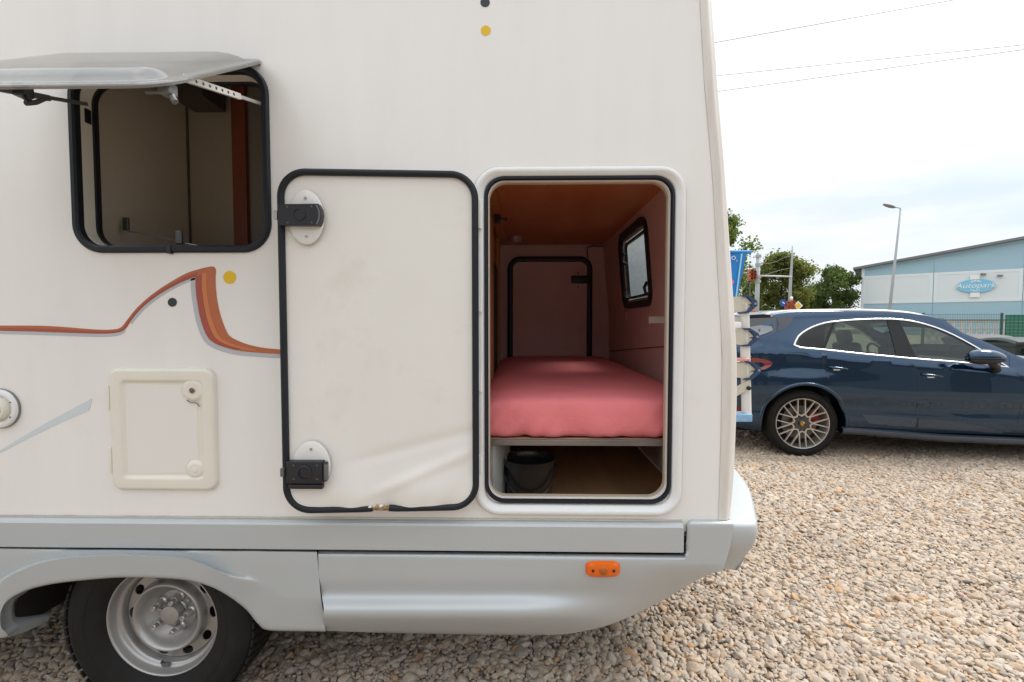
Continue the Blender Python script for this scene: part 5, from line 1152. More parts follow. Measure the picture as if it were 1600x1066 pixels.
# wheels
def suv_wheel(s, t, flip=1):
    r0 = .357; c = Vector((s, 0, r0)); Yf = t
    def y(v): return Yf + v * flip
    tp = smooth([(.270, .035), (.278, .014), (.30, .004), (.322, .004), (.340, .016), (.351, .034), (.356, .06), (.357, .12), (.356, .18), (.35, .215), (.33, .235), (.28, .24), (.25, .2)], 3)
    mb = MB(); mb.lathe([(a, y(b)) for a, b in tp], c, n=80); ty = mb.build('wheel', M['tyre'], SUV, local=True, auto=60)
    if flip < 0: return
    mb = MB()
    for k in range(72):
        for yy, o in ((.035, 0), (.075, .5), (.12, 0), (.165, .5), (.205, 0)):
            e2 = Euler((0, -(k + o) * 2 * PI / 72, 0)).to_matrix(); mb.box(c + e2 @ Vector((r0 - .001 if .04 < yy < .2 else r0 - .009, y(yy), 0)), (.008, .034, .018), e2)
    tr = mb.build('tread', M['tyre'], ty, local=True); tr['kind'] = 'stuff'
    for rr_ in (.297, .330):
        mb = MB(); mb.tube([c + Vector((rr_ * math.cos(q), y(.003), rr_ * math.sin(q))) for q in [2 * PI * j / 60 for j in range(60)]], .002, 5, closed=True); mb.build('sidewall_ring', M['tyre'], ty, local=True, sm=True)
    mb = MB(); mb.lathe([(.262, y(.06)), (.272, y(.012)), (.268, y(.006)), (.262, y(.008)), (.258, y(.02)), (.254, y(.06)), (.250, y(.16))], c, n=72); mb.build('rim', M['alloy'], ty, local=True, auto=40)
    mb = MB(); mb.lathe([(.252, y(.16)), (.15, y(.165)), (.0001, y(.165))], c, n=40); mb.build('wheel_inside', M['dark'], ty, local=True)
    mb = MB(); mb.lathe([(.180, y(.105)), (.180, y(.09)), (.09, y(.09)), (.085, y(.075)), (.0001, y(.075))], c, n=48); mb.build('brake_disc', M['disc'], ty, local=True, auto=40)
    rows = [[c + Vector((rr_ * math.cos(a), y(.074), rr_ * math.sin(a))) for a in [R(q) for q in range(4, 52, 4)]] for rr_ in (.12, .205)] ; rows += [[c + Vector((rr_ * math.cos(a), y(.13), rr_ * math.sin(a))) for a in [R(q) for q in range(4, 52, 4)]] for rr_ in (.205, .12)]; rows.append(rows[0])
    V, Fc = loft(rows); cpart('brake_caliper', V, Fc, M['caliper'], ty, auto=40)
    def bar(p0, p1, w0, w1, y0, y1):
        d = (Vector(p1) - Vector(p0)).normalized(); n = Vector((-d.y, d.x)); rows = []
        for p, w, yy in ((p0, w0, y0), (p1, w1, y1)):
            q = [(Vector(p) + n * o * w, z) for o, z in ((-1, .020), (-.75, 0), (.75, 0), (1, .020))]; rows.append([c + Vector((a.x, y(yy + z), a.y)) for a, z in q])
        return loft(rows, caps=True)
    for k in range(5):
        a0 = R(90 + 72 * k + 3); mb = MB()
        pol = lambda r, d: (r * math.cos(a0 + R(d)), r * math.sin(a0 + R(d)))
        for sg in (-1, 1):
            hub = pol(.072, sg * 5); kn = pol(.115, sg * 20)
            mb.add(*bar(pol(.078, 0), pol(.108, sg * 20), .008, .008, .022, .022))
            mb.add(*bar(pol(.106, sg * 20), pol(.262, sg * 8), .0075, .0048, .022, .010))
            mb.add(*bar(pol(.106, sg * 20), pol(.262, sg * 29), .0075, .0048, .022, .010))
            mb.add(*bar(pol(.106, sg * 20), pol(.085, sg * 36), .008, .008, .022, .022))
        mb.build('wheel_spoke', M['alloy'], ty, local=True)
    mb = MB(); mb.lathe([(.082, y(.06)), (.082, y(.034)), (.04, y(.030)), (.0001, y(.030))], c, n=30); mb.build('wheel_hub', M['gloss'], ty, local=True)
    for k in range(5):
        a = R(54 + 72 * k + 3); mb = MB(); mb.lathe([(.012, y(.032)), (.012, y(.026)), (.0001, y(.026))], c + Vector((.057 * math.cos(a), 0, .057 * math.sin(a))), n=8); mb.build('wheel_bolt', M['gloss'], ty, local=True)
    mb = MB(); mb.lathe([(.032, y(.030)), (.032, y(.014)), (.029, y(.011)), (.0001, y(.010))], c, n=28); mb.build('centre_cap', M['gloss'], ty, local=True)
    V, Fc = plate([(c.x + a, c.z + b) for a, b in ((-.018, .018), (0, .022), (.018, .018), (.019, .0), (.012, -.014), (0, -.023), (-.012, -.014), (-.019, .0))], [], xz(y(.007)), xz(y(.011))); cr = cpart('crest_badge', V, Fc, M['crest'], ty)
    mb = MB(); mb.box(c + Vector((-.009, y(.006), .009)), (.014, .002, .012)); mb.box(c + Vector((.009, y(.006), -.008)), (.012, .002, .012)); mb.build('crest_field', M['caliper'], ty, local=True)
    mb = MB(); mb.box(c + Vector((0, y(.0055), 0)), (.009, .002, .012)); mb.build('crest_mark', M['gloss'], ty, local=True)
suv_wheel(wheel_s, .03); suv_wheel(wheel_f, .03); suv_wheel(wheel_s, WID - .03, -1); suv_wheel(wheel_f, WID - .03, -1)
mb = MB(); rb(mb, (-.30, .9, .24), (.5, .9, .14), .05); mb.build('exhaust_box', M['dark'], SUV, local=True)

# ---------------------------------------------------------------- background
def D(px, py, dep):
    d = ray(px, py); f = CM @ Vector((0, 0, -1)); return CAM + d * (dep / d.dot(f))
# unseen building added behind the camera: cuts low sky light, darkens the suv's reflections
WH = thing('unseen_building', 'unseen brown grey building added behind the camera to cut low sky light', 'building', (8, -26, 0), R(3))
mb = MB(); mb.box((0, -6, 3.9), (110, 12, 7.8)); mb.build('unseen_building_body', M['unseen_cladding'], WH, local=True)
mb = MB(); mb.box((0, -6, 7.95), (110.6, 12.8, .26)); mb.build('unseen_building_roof', M['roofdark'], WH, local=True)
for k in range(-9, 10):
    mb = MB(); mb.box((k * 5.6, .03, 1.9), (3.6, .06, 3.8)); mb.build('unseen_building_door', M['pole'], WH, local=True)
# industrial hall
a = D(1345, 485, 60); b = D(1600, 485, 51); hd = (Vector((b.x - a.x, b.y - a.y, 0))).normalized(); H0 = Vector((a.x, a.y, 0)); LEN = (b - a).length
HA = thing('industrial_hall', 'pale blue and grey industrial hall with an oval sign on its gable wall', 'building', H0, math.atan2(hd.y, hd.x))
zr0, zr1 = D(1345, 420, 60).z, D(1600, 374, 51).z; slope = (zr1 - zr0) / LEN; zA = (D(1345, 431.5, 60).z + D(1600, 420, 51).z) / 2; zB_ = (D(1345, 475, 60).z + D(1600, 471.5, 51).z) / 2
HL = 46.0; ridge = HL / 2
def rz(x): return zr0 + slope * (x if x < ridge else HL - x)
V, Fc = plate([(0, -.05), (HL, -.05), (HL, rz(HL)), (ridge, rz(ridge)), (0, rz(0))], [], xz(0), xz(40)); mk('hall_body', V, Fc, M['blue'], HA, local=True)
bay = LEN * (700 - 96) / (1439 - 80) * 1.02
bounds = [0.0]
for px, dep in ((1457, 0), (1597, 0)):
    d = ray(px, 480); A = np.array([[d.x, -hd.x], [d.y, -hd.y]]); q = np.linalg.solve(A, np.array([H0.x - CAM.x, H0.y - CAM.y])); bounds.append(float(q[1]))
stp = bounds[2] - bounds[1]
while bounds[-1] + stp < HL: bounds.append(bounds[-1] + stp)
bounds.append(HL)
for x0, x1_ in zip(bounds[:-1], bounds[1:]):
    mb = MB(); mb.box(((x0 + x1_) / 2, -.04, (zA + zB_) / 2), (x1_ - x0 - .06, .08, zA - zB_)); mb.build('cladding_panel', M['pale'], HA, local=True)
    V, Fc = ringloft(x0 + .04, x1_ - .04, zB_ + .06, zA - .02, .02, [(0, -.082), (.0, -.11), (.30, -.11), (.30, -.082)], 2); mk('panel_border', V, Fc, M['paleframe'], HA, local=True)
    for z0_, z1_ in ((0, zB_ - .02), (zA + .02, rz(x0 if x0 < ridge else x1_) - .25)):
        mb = MB(); mb.box(((x0 + x1_) / 2, -.025, (z0_ + z1_) / 2), (x1_ - x0 - .09, .05, z1_ - z0_)); mb.build('cladding_panel', M['blue'], HA, local=True)
for sg in (0, 1):
    xa_, xb_ = (0 - .9, ridge) if not sg else (HL + .9, ridge)
    V, Fc = plate([(xa_, rz(abs(xa_) * 0 + (0 if not sg else HL)) - slope * .9), (xb_, rz(ridge)), (xb_, rz(ridge) + .28), (xa_, rz(0 if not sg else HL) + .28 - slope * .9)], [], xz(-.7), xz(40.5)); mk('hall_roof', V, Fc, M['roofdark'], HA, local=True)
    V, Fc = plate([((0 if not sg else HL), rz(0) - .32), (xb_, rz(ridge) - .32), (xb_, rz(ridge) - .02), ((0 if not sg else HL), rz(0) - .02)], [], xz(-.10), xz(-.02)); mk('verge_board', V, Fc, M['blue'], HA, local=True)
mb = MB(); mb.box((.12, -.09, rz(0) / 2), (.3, .1, rz(0))); mb.build('corner_trim', M['paleframe'], HA, local=True)
def hall_at(px, py):
    d = ray(px, py); A = np.array([[d.x, -hd.x], [d.y, -hd.y]]); q = np.linalg.solve(A, np.array([H0.x - CAM.x, H0.y - CAM.y])); return float(q[1]), CAM.z + d.z * float(q[0])
c0, c1 = hall_at(1494.5, 449), hall_at(1556, 445); sx, sz = (c0[0] + c1[0]) / 2, (c0[1] + c1[1]) / 2; rx = (c1[0] - c0[0]) / 2; rzv = (hall_at(1525, 437)[1] - hall_at(1525, 458)[1]) / 2
SG = mk('hall_sign', *plate([(sx + rx * math.cos(q), sz + rzv * math.sin(q)) for q in [2 * PI * k / 40 for k in range(40)]], [], xz(-.26), xz(-.15)), M['signblue'], HA, local=True)
def text(name, s, size, loc, m_, parent, rot=(R(90), 0, 0), local=True, ext=.01, sx_=1., shear=0.):
    cu = bpy.data.curves.new(name, 'FONT'); cu.body = s; cu.size = size; cu.align_x = 'CENTER'; cu.align_y = 'CENTER'; cu.extrude = ext; cu.shear = shear
    o = bpy.data.objects.new(name, cu); COL.objects.link(o); bpy.context.view_layer.update()
    me = bpy.data.meshes.new_from_object(o.evaluated_get(bpy.context.evaluated_depsgraph_get())); bpy.data.objects.remove(o)
    E = Euler(rot).to_matrix().to_4x4(); E.translation = Vector(loc); me.transform(E @ Matrix.Diagonal((sx_, 1, 1, 1)))
    me.name = name; me.materials.clear(); return mo(name, me, m_, parent, local=local)
text('sign_lettering', 'Autopark', rzv * 1.0, (sx - rx * .05, -.275, sz + rzv * .03), M['signwhite'], SG, sx_=1.12, shear=.25)
mb = MB()
for k in range(-3, 4): mb.box((sx - rx * .03 + k * rx * .075, -.27, sz + rzv * (.62 + .16 * (1 - (k / 3) ** 2))), (rx * .045, .02, rzv * .26))
mb.build('sign_crown', M['signwhite'], SG, local=True)
mb = MB()
for k in range(-4, 5): mb.box((sx - rx * .05 + k * rx * .055, -.27, sz - rzv * (.52 + .22 * (1 - (k / 4) ** 2))), (rx * .035, .02, rzv * .16))
mb.build('sign_garland', M['signwhite'], SG, local=True)
for y0, y1 in ((430, 437.5), (457.5, 465)):
    p0_, p1_ = hall_at(1515, y1), hall_at(1530.5, y0); mb = MB(); mb.box(((p0_[0] + p1_[0]) / 2, -.20, (p0_[1] + p1_[1]) / 2), (p1_[0] - p0_[0], .12, p1_[1] - p0_[1])); mb.build('sign_plate', M['signwhite'], HA, local=True)
for px, py in ((1536, 429), (1562, 431)):
    p0_ = hall_at(px, py); mb = MB(); mb.box((p0_[0], -.30, p0_[1]), (.42, .4, .14), Euler((0, R(8), 0)).to_matrix()); mb.build('wall_floodlight', M['roofdark'], HA, local=True)

# patterned block wall, mesh fence, privacy screen
wd = 30.0
def wp_(px, dep=wd): p = D(px, 503, dep); return p.x
W0 = D(1440, 503, 30); zc = D(1520, 500, 30).z
BW = thing('block_wall', 'low pale wall of openwork blocks behind the mesh fence', 'wall', (W0.x, W0.y, 0), R(-1))
bw = 12.4 / 730 * 30 * 1.0
hb1, hb2 = .50, .42
def block(kind):
    h = hb1 if kind == 0 else hb2; o = [(0, 0), (bw - .012, 0), (bw - .012, h - .012), (0, h - .012)]; cx = bw / 2
    if kind == 0: hole = [(cx + .19 * math.cos(q), .25 + .19 * math.sin(q)) for q in [PI * k / 8 for k in range(9)]] + [(cx - .19, .05), (cx + .19, .05)]
    else: hole = [(cx + .18 * math.cos(q), h / 2 + .18 * math.sin(q)) for q in [2 * PI * k / 16 for k in range(16)]]
    V, Fc = plate(o, [hole], xz(0), xz(.05)); return V, Fc
nb = 11; proto = []
for kind in (0, 1):
    V, Fc = block(kind); proto.append(mk('block', V, Fc, M['block'], BW, local=True))
zrow = zc - hb1 - .03
for r_, (kind, z) in enumerate(((0, zrow), (1, zrow - hb2), (1, zrow - 2 * hb2), (1, zrow - 3 * hb2))):
    for k in range(nb):
        if r_ < 2 and k == 0: o = proto[kind]
        else: o = proto[kind].copy(); COL.objects.link(o)
        o.location = (k * bw, 0, z)
mb = MB(); mb.box((nb * bw / 2, .06, zc - .005), (nb * bw + .1, .22, .07)); mb.build('wall_cap', M['cap'], BW, local=True)
mb = MB(); mb.box((nb * bw + .35, .06, zc / 2 + .03), (.66, .22, zc + .06)); mb.build('wall_pier', M['block'], BW, local=True)
fz = D(1520, 490.5, 28).z; F0 = D(1440, 503, 28); FE = thing('mesh_fence', 'green wire mesh fence panel in front of the pale block wall', 'fence', (F0.x, F0.y, 0), 0)
px_post = D(1563.5, 503, 28).x - F0.x
mb = MB()
for k in range(int((px_post) / .10)): mb.box((k * .10, 0, fz / 2), (.008, .008, fz))
for z in (.2, .6, 1.0, 1.4, fz - .04): mb.box((px_post / 2, -.008, z), (px_post, .008, .012))
o = mb.build('fence_mesh', M['fence'], FE, local=True); o['kind'] = 'stuff'
for x in (px_post, D(1443, 503, 28).x - F0.x, px_post + 2.7):
    mb = MB(); mb.box((x, .02, fz / 2 + .02), (.10, .08, fz + .06)); mb.build('fence_post', M['fence'], FE, local=True)
xg0 = D(1568.5, 503, 28).x - F0.x
PS = thing('privacy_screen', 'dark green woven privacy screen on the fence above the bins', 'screen', (F0.x + xg0, F0.y, 0), 0)
zt_ = D(1580, 492, 28).z
for r_ in range(9):
    z = zt_ - .20 * (r_ + .5)
    if z < .1: break
    mb = MB()
    mb.box((1.25, 0 if r_ % 2 else .006, z), (2.5, .03, .192)); mb.build('screen_strip', M['green'], PS, local=True)
mb = MB()
for k in range(11): mb.box((.02 + k * .246, -.022, zt_ / 2), (.012, .01, zt_))
o = mb.build('screen_wires', M['fence'], PS, local=True); o['kind'] = 'stuff'

# bins
def bin_(name, label, px0, px1, ptop, pfront, dep, m_, m2):
    a, b = D(px0, pfront, dep), D(px1, pfront, dep); w = b.x - a.x; z = a.z; T = thing(name, label, 'bin', ((a.x + b.x) / 2, a.y, 0), R(-4))
    V, Fc = loft([[Vector((-w / 2 * s, -d1, zz)), Vector((w / 2 * s, -d1, zz)), Vector((w / 2 * s, .9 + d1, zz)), Vector((-w / 2 * s, .9 + d1, zz))] for s, d1, zz in ((.80, -.08, .18), (.93, 0, z - .10), (.99, .03, z - .09), (.99, .03, z - .02))], closed=True, caps=True); mk('bin_body', V, Fc, m_, T, local=True)
    rows = []
    for k in range(9):
        u = k / 8; yy = -.06 + 1.04 * u; zz = z + .10 * math.sin(PI * min(1, u * .9 + .04)) ** .8; rows.append([Vector((x * w / 2, yy, zz - (.05 if abs(x) > .95 else 0) - (.015 if abs(x) > .8 else 0))) for x in (-1.02, -.9, -.4, 0, .4, .9, 1.02)])
    V, Fc = loft(rows); V2 = V + [v - Vector((0, 0, .03)) for v in V]; n_ = len(V); mk('bin_lid', V2, Fc + [tuple(i + n_ for i in reversed(f)) for f in Fc], m2, T, local=True, auto=30)
    mb = MB(); mb.box((0, -.075, z - .02), (w * 1.03, .05, .05)); mb.build('lid_rim', m2, T, local=True)
    for x in (-.28, 0, .28):
        mb = MB(); rb(mb, (x * w, -.02, z - .30), (w * .05, .04, .32), .01); mb.build('bin_rib', m_, T, local=True)
    for x in (-.38, .38):
        for y in (.12, .8):
            mb = MB(); mb.lathe([(.0001, -.03), (.08, -.03), (.10, -.01), (.10, .01), (.08, .03), (.0001, .03)], (x * w, y, .10), 'X', 16); mb.build('bin_wheel', M['tyre'], T, local=True)
            mb = MB(); mb.box((x * w, y, .19), (.03, .05, .08)); mb.build('wheel_bracket', M['steel'], T, local=True)
    return T, w, z
T, w, z = bin_('waste_container', 'grey wheeled waste container with domed lid beneath the green screen', 1524, 1590, 520, 529.5, 11.0, M['bin'], M['bin'])
mb = MB(); mb.box((-.5 * w + (1564.5 - 1524) / 66 * w, -.035, z - .17), (.07, .01, .07)); mb.build('bin_sticker', M['yellow'], T, local=True)
bin_('waste_container', 'very dark green waste container to the right of the grey one', 1587, 1652, 522, 535, 10.0, M['bin2'], M['bin2'])

# street lamp
a = G(1391, 503 + 730 * 1.44 / 33); p = D(1391, 486, 33); SL = thing('street_lamp', 'tall grey street lamp in front of the industrial hall', 'street lamp', (p.x, p.y, 0))
t = D(1402, 328, 33); h = D(1381, 322.5, 33); x_, z_ = t.x - p.x, t.z
bt = Vector((-x_ * .45, 0, 0)); mb = MB(); mb.tube([bt, bt.lerp(Vector((x_, 0, z_)), .5), Vector((x_, 0, z_))], [.10, .085, .055], 12); mb.build('lamp_post', M['pole'], SL, local=True, sm=True)
hx_ = h.x - p.x; mb = MB(); mb.tube([Vector((x_, 0, z_)), Vector((x_ - .12, 0, z_ + .06)), Vector((hx_ + .45, 0, h.z - .12))], .035, 8); mb.build('lamp_arm', M['pole'], SL, local=True, sm=True)
rows = []
for k in range(9):
    u = k / 8; q = Vector((lerp(hx_ + .55, hx_ - .25, u), 0, lerp(h.z - .16, h.z + .06, u))); w = .03 + .12 * math.sin(PI * (u * .9 + .05)) ** .6; rows.append([q + Vector((0, w * 1.2 * math.cos(s), w * .75 * math.sin(s))) for s in [2 * PI * j / 12 for j in range(12)]])
V, Fc = loft(rows, closed=True, caps=True); mk('lamp_head', V, Fc, M['poled'], SL, local=True, sm=True)

# traffic signal masts
TD = 25.0
p = D(1183.5, 470, TD); tm = D(1183.5, 396, TD); TM = thing('traffic_signal_mast', 'thick grey traffic signal mast with two signal heads beside the blue banner', 'traffic light', (p.x, p.y, 0))
mb = MB(); mb.tube([(-.05, 0, 0), (.0, 0, tm.z)], [.13, .10], 14); mb.build('mast_post', M['pole'], TM, local=True, sm=True)
def lz(py, dep=TD): return D(1183, py, dep).z
def lx(px, dep=TD): return D(px, 470, dep).x - p.x
for py in (401, 414, 433, 440): 
    mb = MB(); mb.lathe([(.105, -.07), (.15, -.07), (.15, .07), (.105, .07)], (0, 0, lz(py)), 'Z', 14); mb.build('mast_collar', M['pole'], TM, local=True, auto=40)
for px, py0, py1 in ((1171, 421, 439), (1175.5, 424, 437)):
    x0 = lx(px); z0_, z1_ = lz(py1), lz(py0); mb = MB(); rb(mb, (x0, .0, (z0_ + z1_) / 2), (.17, .22, z1_ - z0_), .03); hd_ = mb.build('signal_head', M['siglamp'], TM, local=True, auto=40)
    for k in range(3):
        zc_ = lerp(z0_, z1_, (k + .5) / 3); mb = MB(); mb.lathe([(.085, -.11), (.09, -.25), (.08, -.25), (.075, -.11)], (x0, 0, zc_), n=14); mb.build('signal_visor', M['siglamp'], hd_, local=True)
    mb = MB(); mb.box(((x0) / 2, .0, (z0_ + z1_) / 2), (abs(x0), .04, .04)); mb.build('head_bracket', M['pole'], TM, local=True)
x1_ = lx(1235.5); mb = MB(); mb.tube([(0, 0, lz(431)), (x1_, 0, lz(432.5))], .045, 10); mb.build('mast_arm', mat('white_pipe', (.62, .64, .65), .5), TM, local=True, sm=True)
p2 = D(1235, 470, TD); TP = thing('slim_mast', 'slim pointed pole with orange signal lamps and a priority road sign', 'pole', (p2.x, p2.y, 0))
mb = MB(); mb.tube([(-.06, 0, 0), (-.02, 0, lz(440)), (.03, 0, lz(405)), (.04, 0, lz(385))], [.085, .075, .05, .03], 10); mb.build('pole_shaft', M['pole'], TP, local=True, sm=True)
def lx2(px): return D(px, 470, TD).x - p2.x
for px, py in ((1230, 477), (1237, 476)):
    mb = MB(); z_ = lz(py); mb.lathe([(.0001, -.02), (.10, -.02), (.13, -.10), (.11, -.10), (.09, -.03)], (lx2(px), -.06, z_ + .08), n=14); mb.lathe([(.0001, -.02), (.10, -.02), (.13, -.10), (.11, -.10), (.09, -.03)], (lx2(px), -.06, z_ - .14), n=14); rb(mb, (lx2(px), .02, z_ - .03), (.20, .12, .50), .03); mb.build('orange_signal', M['siglamp'], TP, local=True, auto=40)
c_ = (lx2(1245.3), lz(477.8)); r_ = .245; V, Fc = plate([(c_[0] + r_, c_[1]), (c_[0], c_[1] + r_), (c_[0] - r_, c_[1]), (c_[0], c_[1] - r_)], [], xz(-.12), xz(-.10)); ps = mk('priority_sign', V, Fc, M['signwhite'], TP, local=True)
r_ = .165; V, Fc = plate([(c_[0] + r_, c_[1]), (c_[0], c_[1] + r_), (c_[0] - r_, c_[1]), (c_[0], c_[1] - r_)], [], xz(-.128), xz(-.122)); mk('sign_face', V, Fc, M['yellow'], ps, local=True)
mb = MB(); mb.lathe([(.0001, -.10), (.19, -.10), (.19, -.08), (.0001, -.08)], (lx2(1222.5), 0, lz(473.5)), n=24); bs = mb.build('round_blue_sign', M['blues'], TP, local=True)
mb = MB(); mb.box((lx2(1222.5) + .01, -.105, lz(473.5)), (.16, .006, .05), Euler((0, R(35), 0)).to_matrix()); mb.build('sign_arrow', M['signwhite'], bs, local=True)
mb = MB(); mb.lathe([(.0001, .12), (.07, .10), (.08, 0), (.05, -.08), (.0001, -.09)], (.0, -.08, lz(467)), 'Z', 12); mb.build('beacon', M['signwhite'], TP, local=True, sm=True)
mb = MB(); mb.tube([Vector((x, 0, z)) for x, z in smooth([(lx2(1187), lz(410)), (lx2(1198), lz(412)), (lx2(1212), lz(409)), (lx2(1224), lz(403)), (.02, lz(400))], 4)], .014, 5); mb.tube([Vector((x, 0, z)) for x, z in smooth([(lx2(1187), lz(434)), (lx2(1200), lz(428)), (lx2(1216), lz(423)), (.0, lz(419))], 4)], .014, 5); mb.build('stay_cable', M['poled'], TP, local=True)
q = D(1171, 470, 40); SP = thing('thin_lamp_pole', 'thin dark pole just left of the thick signal mast', 'pole', (q.x, q.y, 0)); mb = MB(); mb.tube([(0, 0, 0), (0, 0, D(1171, 441, 40).z)], .05, 8); mb.build('pole_shaft', M['poled'], SP, local=True); mb = MB(); rb(mb, (0, 0, D(1171, 441, 40).z + .12), (.25, .2, .3), .05); mb.build('pole_cap', M['bin2'], SP, local=True)
q = D(1175.5, 478, 14); OS = thing('orange_barrier_post', 'small orange and white post behind the bicycle rack', 'post', (q.x, q.y, 0)); zt_ = D(1175, 479, 14).z
for k in range(5):
    mb = MB(); mb.box((0, 0, zt_ * (k + .5) / 5), (.13, .06, zt_ / 5 - .004)); mb.build('post_band', mat('post_orange', (.75, .22, .03), .5) if k == 0 else (bpy.data.materials['post_orange'] if k % 2 == 0 else M['signwhite']), OS, local=True)

# banner
q = D(1150, 440, 12); BN = thing('advertising_banner', 'blue banner with a white O2 mark rising behind the motorhome corner', 'banner', (q.x, q.y, 0))
def bx_(px, py): v = D(px, py, 12); return (v.x - q.x, v.z)
V, Fc = grid(lambda u, v: (lambda a, b: Vector((lerp(a[0], b[0], u), .03 * math.sin(u * 5 + v * 2), lerp(a[1], b[1], u))))(bx_(lerp(1112, 1128, v), lerp(396, 470, v)), bx_(lerp(1164.5, 1152.5, v), lerp(396, 470, v))), 10, 16)
V2 = V + [v + Vector((0, .012, 0)) for v in V]; n_ = len(V); bc = mk('banner_cloth', V2, Fc + [tuple(i + n_ for i in reversed(f)) for f in Fc], M['flag'], BN, local=True, sm=True)
V, Fc = grid(lambda u, v: (lambda a, b: Vector((lerp(a[0], b[0], u), -.05 , lerp(a[1], b[1], u))))(bx_(lerp(1155.5, 1147.5, v), lerp(397, 470, v)), bx_(lerp(1158, 1150, v), lerp(397, 470, v))), 1, 10); mk('banner_stripe', V, Fc, M['flagl'], BN, local=True)
a, b = bx_(1110, 393.5), bx_(1172, 394.5); mb = MB(); mb.tube([Vector((a[0], 0, a[1])), Vector((b[0], 0, b[1]))], .045, 10); mb.build('banner_crossbar', mat('crossbar_blue', (.02, .25, .55), .5), BN, local=True)
mb = MB(); mb.tube([Vector((bx_(1116, 440)[0], .06, 0)), Vector((bx_(1112, 393)[0], .06, a[1]))], .04, 10); mb.build('banner_pole', M['pole'], BN, local=True)
t1 = bx_(1144, 404); text('banner_lettering', 'O', .14, (t1[0], -.055, t1[1]), M['signwhite'], bc, ext=.003); t2 = bx_(1149, 408); text('banner_lettering', '2', .06, (t2[0], -.055, t2[1]), M['signwhite'], bc, ext=.003)
c_ = bx_(1141, 441); mb = MB(); mb.lathe([(.0001, -.056), (.07, -.056), (.07, -.05)], (c_[0], 0, c_[1]), n=20); mb.build('banner_dot', mat('dot_pink', (.80, .15, .25), .5), bc, local=True)

# trees
def tree(label, px, ptop, dep, wpx, lm, base_py=None, n=2600, seed=0, leaf=.26, zlow=1.6):
    rg = random.Random(seed); c = D(px, 503, dep); H = D(px, ptop, dep).z; Wd = wpx / F * dep / 2
    T = thing('tree', label, 'tree', (c.x, c.y, 0), group='trees beyond the car park'); mb = MB(); tips = []
    mb.tube([(0, 0, 0), (.1, 0, H * .22), (-.05, .1, H * .45), (.05, 0, H * .8)], [H * .028, H * .022, H * .016, H * .006], 10)
    for k in range(11):
        z0 = H * rg.uniform(.2, .55); a = rg.uniform(0, 6.28); l = Wd * rg.uniform(.35, .6); e = Vector((l * math.cos(a), l * math.sin(a), z0 + H * rg.uniform(.08, .3))); m_ = e * .5; m_.z = z0 + (e.z - z0) * .35
        mb.tube([Vector((0, 0, z0)), m_, e], [H * .012, H * .008, H * .003], 6); tips.append(e)
    mb.build('trunk', M['bark'], T, local=True, sm=True)
    cl = []
    for k in range(60):
        a = rg.uniform(0, 6.28); u = rg.uniform(0, 1); z = lerp(zlow, H, u ** .9); prof = math.sin(PI * min(1, .16 + .84 * u) ** 1.15) ** .6; rr_ = Wd * prof * rg.uniform(.3, .9)
        cl.append((Vector((rr_ * math.cos(a), rr_ * math.sin(a), z - .25)), Wd * rg.uniform(.12, .30)))
    cl.append((Vector((0, 0, H - Wd * .2)), Wd * .2)); V = []; Fc = []
    for k in range(int(n * 2.0)):
        c_, r_ = cl[rg.randrange(len(cl))]; d = Vector((rg.gauss(0, 1), rg.gauss(0, 1), rg.gauss(0, .8))).normalized() * r_ * rg.uniform(.3, 1.35)
        q = c_ + d; s = leaf * .72 * rg.uniform(.5, 1.15); e = Euler((rg.uniform(-1.2, 1.2), rg.uniform(-1.2, 1.2), rg.uniform(0, 6.28))).to_matrix(); b = len(V)
        V += [q + e @ Vector(v) * s for v in ((-.5, -.1, 0), (0, -.45, .12), (.55, 0, 0), (.1, .45, .1), (-.4, .35, -.1))]; Fc.append((b, b + 1, b + 2, b + 3, b + 4))
    me = bpy.data.meshes.new('crown'); me.from_pydata([tuple(v) for v in V], [], Fc); me.materials.append(lm); o = bpy.data.objects.new('crown', me); COL.objects.link(o); o.parent = T
tree('fresh green tree rising behind the blue banner', 1124, 342, 40, 104, M['leaf1'], seed=3, n=9000, leaf=.30)
tree('broad olive green tree behind the signal masts', 1221, 397, 52, 92, M['leaf2'], seed=8, n=9500, leaf=.36)
tree('small dark tree between the signal mast and the banner', 1180, 418, 70, 44, M['leaf3'], seed=14, n=3500, leaf=.34)
tree('round green tree just left of the industrial hall', 1302, 421, 62, 84, M['leaf3'], seed=21, n=9000, leaf=.38)
tree('low green tree in the gap between the olive tree and the round tree', 1266, 448, 75, 66, M['leaf3'], seed=33, n=5000, leaf=.40, zlow=.8)

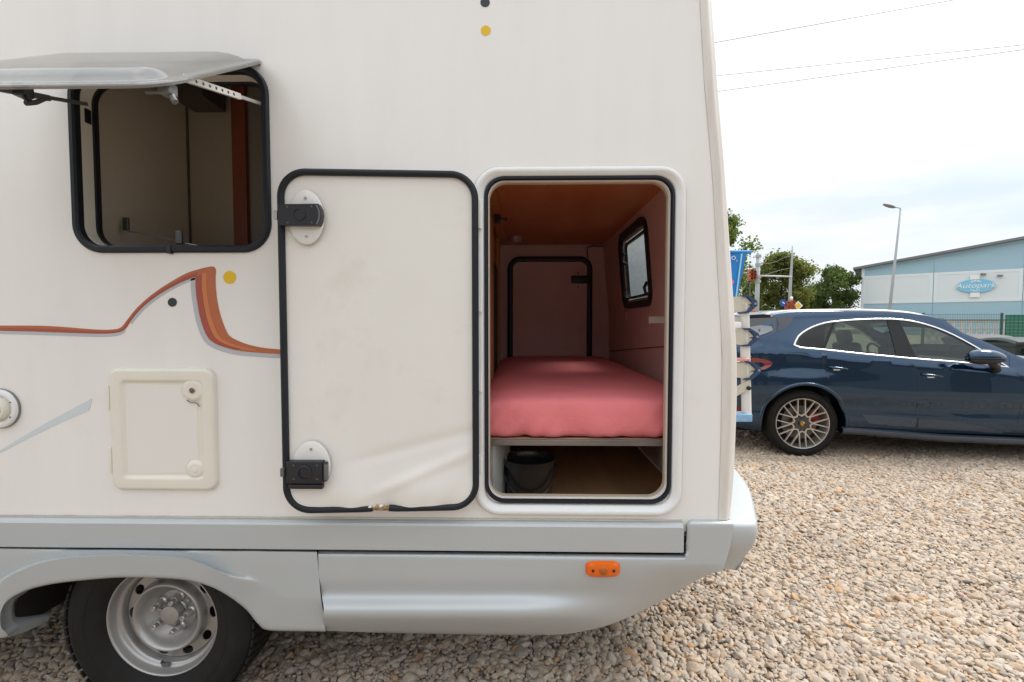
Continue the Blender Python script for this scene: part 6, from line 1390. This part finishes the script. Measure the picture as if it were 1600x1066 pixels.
# a far line of bushes along the edge of the open ground
rg = random.Random(5); V = []; Fc = []
for k in range(16000):
    x = rg.uniform(-90, 190); y = 118 + rg.uniform(-2, 2); top = 2.3 + .7 * math.sin(x * .21) + .5 * math.sin(x * .53 + 1); q = Vector((x, y, top * rg.random() ** .6)); s = rg.uniform(.25, .6); e = Euler((rg.uniform(-1.2, 1.2), rg.uniform(-1.2, 1.2), rg.uniform(0, 6.28))).to_matrix(); b = len(V)
    V += [q + e @ Vector(v) * s for v in ((-.5, -.1, 0), (0, -.45, .12), (.55, 0, 0), (.1, .45, .1))]; Fc.append((b, b + 1, b + 2, b + 3))
me = bpy.data.meshes.new('distant_hedge'); me.from_pydata([tuple(v) for v in V], [], Fc); me.materials.append(M['leaf3']); o = bpy.data.objects.new('distant_hedge', me); COL.objects.link(o); tag(o, kind='stuff')
# overhead cables
def cable(a, b, d0, d1):
    p, q = D(*a, d0), D(*b, d1); v = q - p; p2, q2 = p - v * 1.2, q + v * 1.2; pts = []
    for k in range(25):
        u = k / 24; w = p2.lerp(q2, u); w.z -= .0; pts.append(w)
    mb = MB(); mb.tube(pts, .028, 6); return pts, mb
for i, (a, b, lab) in enumerate((((1115, 67), (1490, 0), 'topmost overhead cable climbing steeply across the white sky'), ((1120, 118.5), (1600, 70), 'middle overhead cable crossing the white sky'), ((1122, 143), (1600, 77.5), 'lowest overhead cable crossing the white sky'))):
    pts, mb = cable(a, b, 34, 30); o = mb.build('overhead_cable', M['wire']); tag(o, lab, 'cable', 'overhead cables')
# dead leaf on the gravel
p = G(1313, 769, .03); V, Fc = grid(lambda u, v: Vector((p.x + (u - .5) * .075, p.y + (v - .5) * .045 * math.sin(PI * min(.97, max(.03, u))) ** .7, .030 + .012 * math.sin(u * 4) + .014 * abs(v - .5))), 8, 4)
o = mk('fallen_leaf', V, Fc, mat('dry_leaf', (.72, .25, .03), .6), sm=True); tag(o, 'single dry orange leaf lying on the gravel in front of the suv', 'leaf')
for n_ in list(bpy.data.objects):
    if n_.name.startswith('cutter'): bpy.data.objects.remove(n_)
